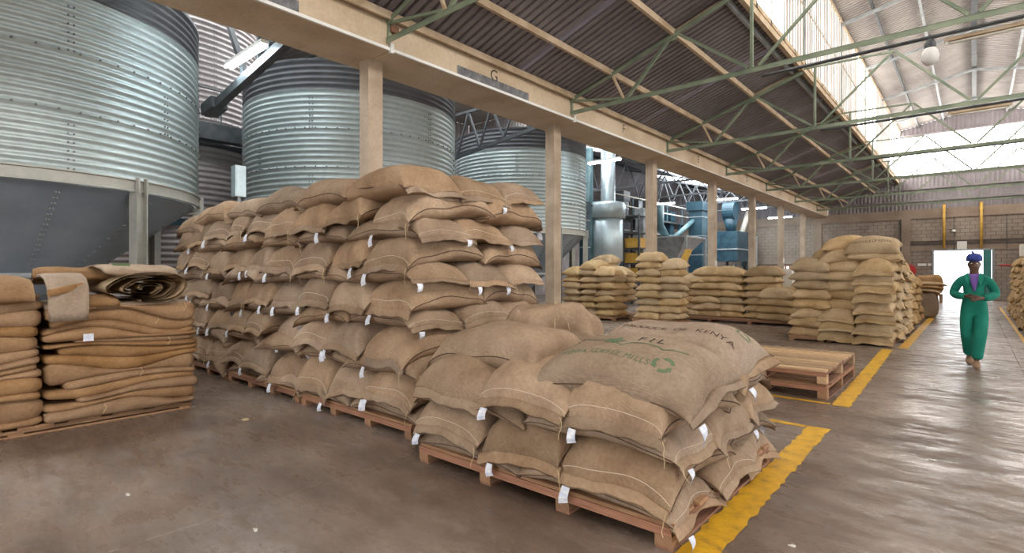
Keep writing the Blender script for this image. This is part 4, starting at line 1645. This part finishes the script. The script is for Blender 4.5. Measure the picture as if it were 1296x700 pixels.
def drape(name, pts, y0, y1, th, material, label, seed, taper=0.0):
    """cloth strip following a profile in x,z, between two y edges"""
    r = wave(seed, 5, 3, 14)
    n, mwid = len(pts), 18
    G = np.zeros((n * 2, mwid, 3))
    for i, (x, z) in enumerate(pts):
        a, b = Vector(pts[max(0, i - 1)]), Vector(pts[min(n - 1, i + 1)])
        d = (b - a).normalized()
        nx, nz = d.y, -d.x
        f = i / (n - 1)
        for j in range(mwid):
            g_ = j / (mwid - 1)
            y = y0 + (y1 - y0) * (.5 + (g_ - .5) * (1 - taper * f))
            w = .022 * r(y * 2 + f * 1.5) * (.4 + f)
            e = min(g_, 1 - g_) * 10
            t_ = th * min(1, .25 + e)
            G[i, j] = (x + w + nx * t_ / 2, y, z + w * .6 + nz * t_ / 2)
            G[2 * n - 1 - i, j] = (x + w - nx * t_ / 2, y, z + w * .6 - nz * t_ / 2)
    mb = MB()
    mb.grid(G, closed_u=True)
    for j in (0, mwid - 1):
        ids = [i * mwid + j for i in range(2 * n)]
        mb.f.append(tuple(ids if j == 0 else ids[::-1]))
    me = mb.mesh(name, material, True)
    ul = me.uv_layers.new(name='uv')
    for l in me.loops:
        c = me.vertices[l.vertex_index].co
        ul.data[l.index].uv = (c.y, c.x + c.z)
    o = link(name, me)
    tag(o, label, 'sack')
    return o


o = drape('draped_sack', [(-7.3, 1.40), (-7.0, 1.46), (-6.75, 1.47), (-6.58, 1.44), (-6.46, 1.36), (-6.42, 1.25), (-6.41, 1.14), (-6.42, 1.05)], .86, 1.2, .05, M['burlap_grey'],
          'greyish burlap sack draped over the edge of the folded stack', 31, .15)
mb = MB()
P = [(.035 * (1 - .25 * t / 24) * math.cos(t * .6), .035 * (1 - .25 * t / 24) * math.sin(t * .6)) for t in range(24)]
G = np.zeros((24, 6, 3))
for s, (a, b) in enumerate(P):
    for j in range(6):
        G[s, j] = (-6.36 - .02 * j, .88 + .05 * j + a * .5, 1.31 + b + .012 * j)
mb.grid(G)
mb.build('rolled_corner', M['burlap_old'], o, smooth=True)
drape('draped_sack', [(-7.5, 1.33), (-7.1, 1.42), (-6.8, 1.43), (-6.62, 1.38), (-6.5, 1.29), (-6.47, 1.24)], -.75, .80, .09, M['burlap_old'], 'wide burlap sack laid flat over the left of the folded stack', 33)
drape('draped_sack', [(-7.6, 1.50), (-7.2, 1.53), (-6.95, 1.50), (-6.8, 1.45)], -.75, .45, .07, M['burlap_pale'], 'orange-tan folded sack on the far left top of the folded stack', 35)
drape('draped_sack', [(-7.6, 1.40), (-7.3, 1.52), (-7.1, 1.53), (-6.95, 1.44)], .9, 1.55, .06, M['burlap_old'], 'crumpled sack behind the draped one on the folded stack', 37, -.2)
o = drape('draped_sack', [(-7.6, 1.46), (-7.2, 1.56), (-6.9, 1.57), (-6.62, 1.54), (-6.5, 1.49)], 1.28, 2.0, .035, M['burlap_grey'], 'pale sack with a green mark lying over the rolled one', 39, .1)
MB().box(-6.85, -6.72, 1.45, 1.58, 1.565, 1.60).build('green_mark', M['print_green'], o)
drape('draped_sack', [(-7.3, 1.22), (-6.8, 1.24), (-6.6, 1.22), (-6.5, 1.19)], 1.18, 1.45, .08, M['burlap_old'], 'small folded sack tucked between the draped and rolled ones', 41)

# ================================================================= MACHINERY BEHIND THE COLUMNS
t = thing('cyclone_tank', 'bright round steel tank with a collar and tall duct behind the third silo', 'tank', (-12.5, 20.8, 0))
MB().lathe([(.72, 2.0), (.75, 2.02), (.75, 3.9), (.72, 3.92)], -12.5, 20.8, 40, cap_top=True, cap_bot=True).build('drum', M['tank'], t, smooth=True)
MB().lathe([(.78, 3.9), (.86, 3.92), (.86, 4.5), (.80, 4.62), (.3, 4.66)], -12.5, 20.8, 40).build('collar', M['tank'], t, smooth=True)
MB().lathe([(.32, 4.6), (.32, 7.0)], -12.45, 20.9, 24, cap_top=True).build('duct', M['tank'], t, smooth=True)
MB().lathe([(.16, 1.0), (.7, 2.02)], -12.5, 20.8, 32).build('cone', M['steel_grey'], t, smooth=True)
for a in (45, 135, 225, 315):
    MB().box(-12.5 + .68 * math.cos(R(a)) - .05, -12.5 + .68 * math.cos(R(a)) + .05, 20.8 + .68 * math.sin(R(a)) - .05, 20.8 + .68 * math.sin(R(a)) + .05, 0, 2.1).build('leg', M['steel_blue'], t)
t = thing('vent_pipe', 'dull blue vertical pipe left of the tank duct', 'pipe', (-12.9, 20.2, 0))
MB().tube([(-12.9, 20.0, 0), (-12.9, 20.0, 7)], .2, 16).build('pipe', M['steel_teal'], t, smooth=True)
MB().lathe([(.24, 4.4), (.24, 4.5)], -12.9, 20.0, 20).build('flange', M['steel_dark'], t)
for i, (x, y, w, h, mm, lb) in enumerate(((-12.0, 18.3, .3, 4.4, 'steel_blue', 'narrow blue machine post left of the steel tank'),
                                       (-13.5, 24.0, .5, 5.6, 'steel_dark', 'dark elevator leg behind the steel tank'),
                                       (-12.2, 23.6, .42, 4.6, 'steel_grey', 'grey elevator leg right of the steel tank'),
                                       (-12.2, 30.6, .8, 5.6, 'steel_blue', 'tall dark blue bucket elevator left of the fourth column'),
                                       (-13.4, 29.2, .5, 5.0, 'steel_blue', 'slimmer blue bucket elevator behind the grey hopper'),
                                       (-13.8, 26.2, .35, 5.4, 'steel_dark', 'dark elevator leg left of the grey hopper'))):
    t = thing('bucket_elevator', lb, 'elevator', (x, y, 0))
    MB().box(x - w / 2, x + w / 2, y - w / 2, y + w / 2, 0, h - .5).build('leg_casing', M[mm], t)
    MB().box(x - w * .6, x + w * .6, y - w * .65, y + w * .65, h - .5, h).build('head_casing', M[mm], t)
    MB().box(x - w * .65, x + w * .65, y - w * .6, y + w * .6, .0, .6).build('boot', M[mm], t)
    for zz in np.arange(1.4, h - .6, 1.1):
        MB().box(x - w / 2 - .02, x + w / 2 + .02, y - w / 2 - .02, y + w / 2 + .02, zz, zz + .05).build('flange', M['steel_grey'], t)
t = thing('storage_rack', 'dark steel rack holding yellow bins left of the third column', 'rack', (-12.0, 22.6, 0))
for dx in (-.4, .4):
    for dy in (-.4, .4):
        MB().box(-12 + dx - .04, -12 + dx + .04, 22.6 + dy - .04, 22.6 + dy + .04, 0, 4.2).build('post', M['steel_dark'], t)
for zz in (1.2, 1.9, 2.6, 3.3, 4.1):
    MB().box(-12.45, -11.55, 22.15, 23.05, zz, zz + .05).build('shelf', M['steel_dark'], t)
for k, zz in enumerate((1.25, 1.95, 2.65)):
    tb = thing('yellow_bin', '%s yellow bin on the dark rack' % ['lowest', 'middle', 'topmost'][k], 'bin', (-12, 22.6, zz), 'yellow bins')
    MB().box(-12.35, -11.6, 22.25, 22.95, zz, zz + .42).build('bin_body', M['yellow_paint'], tb)
    MB().box(-12.37, -11.58, 22.23, 22.97, zz + .42, zz + .46).build('rim', M['yellow_paint'], tb)
t = thing('feed_hopper', 'grey steel feed hopper shaped like an inverted pyramid between the columns', 'hopper', (-12.0, 26.7, 0))
mb = MB()
a, zt_, zb_ = 1.25, 3.3, 1.9
mb.add([(-12 - a, 26.7 - a, zt_), (-12 + a, 26.7 - a, zt_), (-12 + a, 26.7 + a, zt_), (-12 - a, 26.7 + a, zt_), (-12.2, 26.5, zb_), (-11.8, 26.5, zb_), (-11.8, 26.9, zb_), (-12.2, 26.9, zb_)],
       [(0, 1, 5, 4), (1, 2, 6, 5), (2, 3, 7, 6), (3, 0, 4, 7), (4, 5, 6, 7)])
mb.build('bin_cone', M['steel_grey'], t)
fr = MB()
for p, q in (((-a, -a), (a, -a)), ((a, -a), (a, a)), ((a, a), (-a, a)), ((-a, a), (-a, -a))):
    fr.bar((-12 + p[0], 26.7 + p[1], zt_), (-12 + q[0], 26.7 + q[1], zt_), .09)
fr.build('rim', M['steel_grey'], t)
for sx in (-1, 1):
    for sy in (-1, 1):
        MB().box(-12 + sx * a - .05, -12 + sx * a + .05, 26.7 + sy * a - .05, 26.7 + sy * a + .05, 0, 3.3).build('leg', M['steel_grey'], t)
MB().tube([(-12.3, 25.6, 5.0), (-12.3, 25.7, 3.9), (-12.1, 26.3, 3.3)], [.3, .26, .16], 14).build('inlet_spout', M['steel_teal'], t, smooth=True)
t = thing('machine_platform', 'steel platform with handrails and diagonal chutes behind the third and fourth columns', 'platform', (-13.5, 27, 0))
for zz in (2.6, 4.3):
    MB().box(-14.6, -13.0, 22.0, 34.0, zz, zz + .09).build('deck', M['steel_dark'], t)
    for y in np.arange(22.2, 34.2, 2.0):
        MB().tube([(-13.0, y, zz), (-13.0, y, zz + 1.0)], .03, 6).build('rail_post', M['steel_teal'], t)
    for dz in (.5, 1.0):
        MB().tube([(-13.0, 22.0, zz + dz), (-13.0, 34.0, zz + dz)], .035, 6).build('handrail', M['carton' if zz > 3 else 'steel_grey'], t)
for y in (22.4, 26.0, 30.0, 33.8):
    MB().box(-13.15, -13.0, y - .08, y + .08, 0, 4.3).build('post', M['steel_blue'], t)
for a, b, mm in (((-12.6, 24.2, 4.6), (-12.2, 28.4, 2.6), 'steel_dark'), ((-12.4, 31.0, 4.8), (-12.2, 26.9, 3.2), 'steel_teal'), ((-12.8, 23.6, 3.0), (-12.9, 26.5, 4.7), 'steel_grey'), ((-12.4, 33.6, 2.2), (-12.4, 31.0, 3.9), 'steel_teal')):
    MB().tube([a, b], .14, 10).build('chute', M[mm], t, smooth=True)
t = thing('dust_filter', 'blue box-shaped dust filter with a round blower on top, by the fifth column', 'filter', (-11.5, 34.5, 0))
MB().box(-12.3, -10.9, 33.4, 35.6, 2.2, 4.05).build('filter_box', M['steel_blue'], t)
MB().box(-12.35, -10.85, 33.35, 35.65, 2.9, 2.98).build('band', M['steel_grey'], t)
MB().tube([(-11.9, 34.2, 5.35), (-11.2, 34.2, 5.35)], .62, 24).build('blower', M['steel_blue'], t, smooth=False)
MB().tube([(-11.55, 34.2, 4.9), (-11.55, 34.3, 4.0)], [.45, .25], 14).build('blower_outlet', M['steel_blue'], t, smooth=True)
MB().tube([(-11.2, 35.2, 4.0), (-11.0, 35.9, 5.4)], .16, 10).build('pipe', M['carton'], t, smooth=True)
for x in (-12.2, -11.0):
    for y in (33.5, 35.5):
        MB().box(x - .06, x + .06, y - .06, y + .06, 0, 2.2).build('leg', M['steel_dark'], t)
t = thing('electrical_cabinet', 'pale teal cabinet standing right of the blue dust filter', 'cabinet', (-11.2, 36.8, 0))
MB().box(-11.6, -10.9, 36.4, 37.4, 1.9, 4.0).build('case', M['steel_teal'], t)
MB().box(-10.9, -10.87, 36.45, 37.35, 2.0, 3.9).build('door', M['tank'], t)
for y in (36.5, 37.3):
    MB().box(-11.5, -11.0, y - .05, y + .05, 0, 1.9).build('leg', M['steel_dark'], t)
t = thing('hand_truck', 'red machine with a round wheel guard behind the fourth column', 'machine', (-9.4, 26.5, 0))
MB().box(-9.8, -9.1, 26.1, 26.9, .9, 1.75).build('body', M['red'], t)
MB().lathe([(.34, -.05), (.40, 0), (.34, .05), (.28, 0), (.34, -.05)], 0, 0, 24).build('wheel', M['steel_dark'], t)
w_ = t.children[-1]
local(w_)
w_.location = (.35, .75, 1.45)
w_.rotation_euler = (0, R(90), 0)
MB().box(-9.7, -9.2, 26.2, 26.8, 0, .9).build('base', M['steel_dark'], t)
t = thing('orange_chute', 'slanting orange conveyor arm behind the third column stacks', 'conveyor', (-10.6, 24.6, 0))
MB().bar((-10.8, 24.3, 1.2), (-10.5, 25.2, 2.6), .3, .16).build('conveyor_arm', M['yellow_paint'], t)
MB().box(-10.75, -10.6, 24.35, 24.5, 0, 1.4).build('leg', M['steel_dark'], t)
# roof trusses over the machines
for i, yy in enumerate((22.6, 26.8, 31.0, 35.2)):
    t = thing('side_truss', '%s lattice truss over the blue machines' % ORD[i + 1], 'truss', (-12, yy, 5.6), 'side roof trusses')
    MB().bar((-15, yy, 5.55), (-8.0, yy, 5.55), .08).build('bottom_chord', M['galv_dark'], t)
    MB().bar((-15, yy, side_roof(-15) - .32), (-8.05, yy, side_roof(-8) - .13), .07).build('top_chord', M['galv_dark'], t)
    for k in range(7):
        xa = -15 + k
        MB().bar((xa, yy, 5.55), (xa + .5, yy, side_roof(xa + .5) - .3), .05).build('strut', M['galv_dark'], t)
        MB().bar((xa + .5, yy, side_roof(xa + .5) - .3), (xa + 1, yy, 5.55), .05).build('strut', M['galv_dark'], t)
# white boxes behind the middle row and a loose heap
for k, (x, y, z0, z1) in enumerate(((-4.62, 18.6, 0, 1.0), (-4.60, 18.6, 1.01, 1.62), (-4.15, 18.7, 0, .9))):
    t = thing('carton', ['lower white carton behind the middle row of stacks', 'upper white carton behind the middle row of stacks', 'lone white carton behind the lowest middle stack'][k], 'box', (x, y, z0))
    MB().box(x - .28, x + .28, y - .25, y + .25, z0, z1).build('body', M['carton'], t)
    MB().box(x - .02, x + .02, y - .252, y - .25, z0, z1).build('tape', M['purlin'], t)
for k in range(7):
    s_ = PILE[k % 6]
    sack(s_, (-4.6 + .3 * (k % 4) + jit(.1), 20.2 + .45 * (k // 3), .14 + .20 * (k // 2)), jit(1.2), 'slumped pale sack in the heap behind the middle row, %s from the bottom' % ORD[k + 1], 'heap of slumped sacks', (.95, 1, 1.2), (jit(.25), jit(.25)), ('hem',))

# ---------------------------------------------------------------- on the back wall
for k, x in enumerate((-1.27, .29)):
    t = thing('yellow_post', '%s yellow pipe rising on the back wall above the doorway' % ('left' if k == 0 else 'right'), 'pipe', (x, YB - .1, 2.8))
    MB().tube([(x, YB - .13, 2.82), (x, YB - .13, 5.3)], .065, 12).build('pipe', M['yellow_paint'], t, smooth=True)
    for zz in (3.2, 4.8):
        MB().box(x - .1, x + .1, YB - .14, YB - .041, zz, zz + .06).build('bracket', M['steel_dark'], t)
t = thing('wall_sign', 'white notice board fixed right above the doorway', 'sign', (-.5, YB - .05, 2.75))
MB().box(-.72, -.30, YB - .06, YB - .04, 2.78, 3.22).build('board', M['white'], t)
t = thing('fire_hose_reel', 'red round fire hose reel on the back wall', 'reel', (-2.83, YB - .2, 1.64))
MB().tube([(-2.83, YB - .34, 1.62), (-2.83, YB - .14, 1.62)], .34, 28).build('reel_disc', M['red'], t)
MB().tube([(-2.83, YB - .36, 1.62), (-2.83, YB - .34, 1.62)], .08, 12).build('hub', M['white'], t)
for k, (x0, x1) in enumerate(((-2.45, -2.05), (-1.98, -1.84))):
    t = thing('wall_sign', ['long white sign right of the red hose reel', 'short white sign nearest the doorway'][k], 'sign', ((x0 + x1) / 2, YB, 1.95))
    MB().box(x0, x1, YB - .05, YB - .03, 1.88, 2.02).build('board', M['white'], t)
t = thing('door_lamp', 'small round white lamp high above the doorway', 'lamp', (-.85, YB - .1, 3.8))
MB().lathe([(0, 3.72), (.07, 3.74), (.09, 3.8), (.06, 3.87), (0, 3.88)], -.85, YB - .1, 14).build('globe', M['white'], t, smooth=True)
MB().box(1.0, 2.6, YB - .03, YB - .01, 1.86, 1.92).build('red_stripe', M['red'], wall_back)
MB().box(-6.6, -5.7, YB - .02, YB + .02, 1.9, 2.7).build('wall_panel', M['steel_grey'], wall_back)


# ================================================================= PERSON
def skin_mesh(name, joints, edges, material, root=0, sub=2):
    me = bpy.data.meshes.new(name)
    me.from_pydata([j[:3] for j in joints], edges, [])
    o = bpy.data.objects.new(name, me)
    col.objects.link(o)
    sk = o.modifiers.new('skin', 'SKIN')
    sk.use_smooth_shade = True
    sk.branch_smoothing = .4
    for i, j in enumerate(joints):
        r = j[3]
        me.skin_vertices[0].data[i].radius = (r, r) if not isinstance(r, tuple) else r
        me.skin_vertices[0].data[i].use_root = i == root
    ss = o.modifiers.new('sub', 'SUBSURF')
    ss.levels = ss.render_levels = sub
    bpy.context.view_layer.update()
    dg = bpy.context.evaluated_depsgraph_get()
    out = bpy.data.meshes.new_from_object(o.evaluated_get(dg))
    bpy.data.objects.remove(o)
    bpy.data.meshes.remove(me)
    out.name = name
    out.materials.clear()
    out.materials.append(material)
    out.polygons.foreach_set('use_smooth', [True] * len(out.polygons))
    return out


def person(px_, py_):
    t = thing('person', 'person in green coverall and blue cap walking toward the camera, hands together', 'person', (px_, py_, 0))
    J, E = [], []

    def j(x, y, z, r, p=None):
        J.append((x, y, z, r))
        if p is not None:
            E.append((p, len(J) - 1))
        return len(J) - 1
    # body: pelvis root, spine, head
    pel = j(0, 0, .95, .13)
    sp = j(0, -.01, 1.15, .12, pel)
    ch = j(0, 0, 1.36, .14, sp)
    nk = j(0, -.005, 1.49, .058, ch)
    jaw = j(0, -.03, 1.555, (.066, .075), nk)
    hd = j(0, -.02, 1.645, (.085, .102), jaw)
    j(0, -.005, 1.715, (.062, .078), hd)
    feet = {}
    for s, hip, knee, ank, toe in ((-1, (-.095, 0, .90), (-.10, -.04, .50), (-.055, .16, .125), (-.06, .03, .05)),
                                    (1, (.095, 0, .90), (.075, -.16, .50), (.025, -.20, .085), (.03, -.34, .035))):
        h = j(*hip, .085, pel)
        k = j(*knee, .06, h)
        j(*ank, .04, k)
    for s in (-1, 1):
        sh = j(s * .16, .01, 1.39, .045, ch)
        el = j(s * .258, .022, 1.15, .034, sh)
        wr = j(s * .085, -.235, 1.09 + (.03 if s < 0 else 0), .028, el)
        pm = j(s * .035, -.285, 1.085 + (.03 if s < 0 else 0), .028, wr)
        for q, (dx, dz, L) in enumerate(((-.02, .028, .055), (-.03, .010, .065), (-.03, -.008, .06), (-.022, -.026, .045))):
            a = j(s * (.035) + s * dx, -.31, 1.085 + (.03 if s < 0 else 0) + dz, .0095, pm)
            b = j(s * (.035) + s * dx - s * L * .5, -.315, 1.08 + (.03 if s < 0 else 0) + dz, .009, a)
            j(s * (.035) + s * dx - s * L * .85, -.295, 1.07 + (.03 if s < 0 else 0) + dz, .008, b)
        th_ = j(s * .05, -.30, 1.125 + (.03 if s < 0 else 0), .011, wr)
        j(s * .02, -.32, 1.14 + (.03 if s < 0 else 0), .009, th_)
    # nose and ears grow from the head
    j(0, -.118, 1.625, .012, hd)
    for s in (-1, 1):
        j(s * .085, .005, 1.635, .016, hd)
    link('body', skin_mesh('body', J, E, M['skin'], 0, 2), t)
    o = t.children[-1]
    local(o)
    # coverall
    J, E = [], []
    pel = j(0, 0, .97, (.165, .135))
    wa = j(0, -.005, 1.10, (.175, .135), pel)
    ch = j(0, 0, 1.28, (.18, .135), wa)
    cl = j(0, .005, 1.40, (.15, .105), ch)
    j(0, .005, 1.475, (.085, .075), cl)
    for hip, knee, cuff in (((-.085, 0, .84), (-.088, -.045, .50), (-.062, .135, .15)), ((.085, 0, .84), (.074, -.165, .50), (.03, -.195, .11))):
        h = j(hip[0], hip[1], hip[2] - .04, (.105, .115), pel)
        md = j((hip[0] + knee[0]) / 2, (hip[1] + knee[1]) / 2, (hip[2] + knee[2]) / 2, .102, h)
        k = j(*knee, (.092, .09), md)
        q = j((knee[0] + cuff[0]) / 2, (knee[1] + cuff[1]) / 2, (knee[2] + cuff[2]) / 2, .082, k)
        j(*cuff, .078, q)
    for s in (-1, 1):
        sh = j(s * .165, .012, 1.385, .088, cl)
        up = j(s * .225, .02, 1.28, .074, sh)
        el = j(s * .265, .02, 1.15, .066, up)
        fo = j(s * .185, -.12, 1.115 + (.01 if s < 0 else 0), .066, el)
        j(s * .115, -.215, 1.095 + (.03 if s < 0 else 0), .052, fo)
    link('coverall', skin_mesh('coverall', J, E, M['coverall'], 0, 2), t)
    local(t.children[-1])
    # open collar with the purple shirt showing
    rows = []
    for k in range(7):
        f = k / 6
        z = 1.475 - .27 * f
        w = .060 * (1 - f) + .012
        yy = -.085 - .085 * min(1, f * 1.6) - .012
        rows.append([(-w, yy + .03, z), (0, yy - .012, z), (w, yy + .03, z)])
    P = np.array(rows)
    P2 = P.copy()
    P2[:, :, 1] += .02
    o = local(MB().grid(np.concatenate([P, P2[::-1]], 0), closed_u=True).build('shirt', M['shirt'], t, smooth=True))
    for s in (-1, 1):
        o = local(MB().add([(0, 0, 0)], []) or MB().build('x', M['coverall'], t)) if False else None
        mb = MB()
        mb.add([(s * .07, -.06, 1.50), (s * .13, -.10, 1.46), (s * .075, -.205, 1.30), (s * .045, -.165, 1.40), (s * .07, -.04, 1.495), (s * .13, -.08, 1.455), (s * .075, -.185, 1.30), (s * .045, -.145, 1.40)],
               [(0, 1, 2, 3), (7, 6, 5, 4), (0, 4, 5, 1), (1, 5, 6, 2), (2, 6, 7, 3), (3, 7, 4, 0)])
        local(mb.build('collar', M['coverall'], t))
    # cap with brim and turned-up peak
    local(MB().lathe([(.098, 1.68), (.103, 1.71), (.098, 1.76), (.07, 1.80), (0, 1.815)], 0, -.012, 24).build('cap', M['cap'], t, smooth=True))
    P = np.zeros((2, 11, 3))
    for q in range(11):
        a = R(200 + 14 * q)
        P[0, q] = (.096 * math.cos(a), -.012 + .10 * math.sin(a), 1.70)
        P[1, q] = (.088 * math.cos(a), -.02 + .165 * math.sin(a), 1.705)
    P2 = P.copy()
    P2[:, :, 2] += .012
    local(MB().grid(np.concatenate([P, P2[::-1]], 0), closed_u=True).build('cap_brim', M['cap'], t, smooth=True))
    local(MB().tube([(-.01, -.03, 1.80), (-.02, -.03, 1.835), (-.03, -.02, 1.85)], [.02, .014, .006], 10).build('cap_knot', M['cap'], t, smooth=True))
    for s in (-1, 1):
        local(MB().lathe([(0, 1.638), (.008, 1.641), (.012, 1.648), (.008, 1.655), (0, 1.658)], s * .032, -.106, 10).build('eye', M['eye'], t, smooth=True))
    local(MB().box(-.026, .026, -.112, -.10, 1.577, 1.587).build('mouth', M['seam'], t))
    # shoes
    for (ax, ay, az), lift in (((-.055, .12, .07), .06), ((.028, -.24, 0), 0)):
        mb = MB()
        prof = [(-.12, .030, .07), (-.09, .046, .11), (-.02, .050, .115), (.05, .052, .085), (.13, .050, .07), (.165, .030, .045)]
        G = np.zeros((6, 12, 3))
        for i, (d, w, h) in enumerate(prof):
            for q in range(12):
                a = 2 * PI * q / 12
                zz = h / 2 + h / 2 * math.sin(a)
                G[i, q] = (ax + w * math.cos(a), ay + .0 - d, zz + (lift * (.5 - d * 2) if lift else 0))
        mb.grid(np.concatenate([G, G[:, :1]], 1))
        mb.f.append(tuple(range(12)))
        mb.f.append(tuple(5 * 13 + q for q in range(12))[::-1])
        local(mb.build('shoe', M['shoe'], t, smooth=True))
    # notebook between the hands
    return t


person(0.0, 11.35)

# ---------------------------------------------------------------- scraps on the floor
rs = random.Random(12)
SCR = (((-5.6, 2.3), 'tan fibre scrap on the floor between the folded sacks and the tall stack'), ((-3.15, 1.35), 'largest pale paper scrap on the floor left of the nearest pallet front'),
       ((-2.95, 1.15), 'round pale scrap on the floor at the bottom edge, left of the nearest pallet'), ((-4.3, 1.0), 'small pale scrap alone on the floor at lower left'),
       ((-.75, 3.2), 'pale scrap on the open floor right of the broad yellow line'), ((-.25, 5.4), 'pale scrap on the aisle floor level with the yellow corner'))
for k, ((x, y), lb) in enumerate(SCR):
    mb = MB()
    n = 7
    w_ = .07 if k == 0 else .03
    pts = [(x + rs.uniform(.4, 1) * w_ * math.cos(2 * PI * i / n), y + rs.uniform(.4, 1) * w_ * .7 * math.sin(2 * PI * i / n)) for i in range(n)]
    mb.add([(a, b, .001) for a, b in pts] + [(a, b, .006 + rs.uniform(0, .004)) for a, b in pts], [tuple(range(n))[::-1], tuple(range(n, 2 * n))] + [(i, (i + 1) % n, n + (i + 1) % n, n + i) for i in range(n)])
    tag(mb.build('paper_scrap', M['twine'] if k == 0 else M['carton']), lb, 'scrap', 'scraps on the floor')
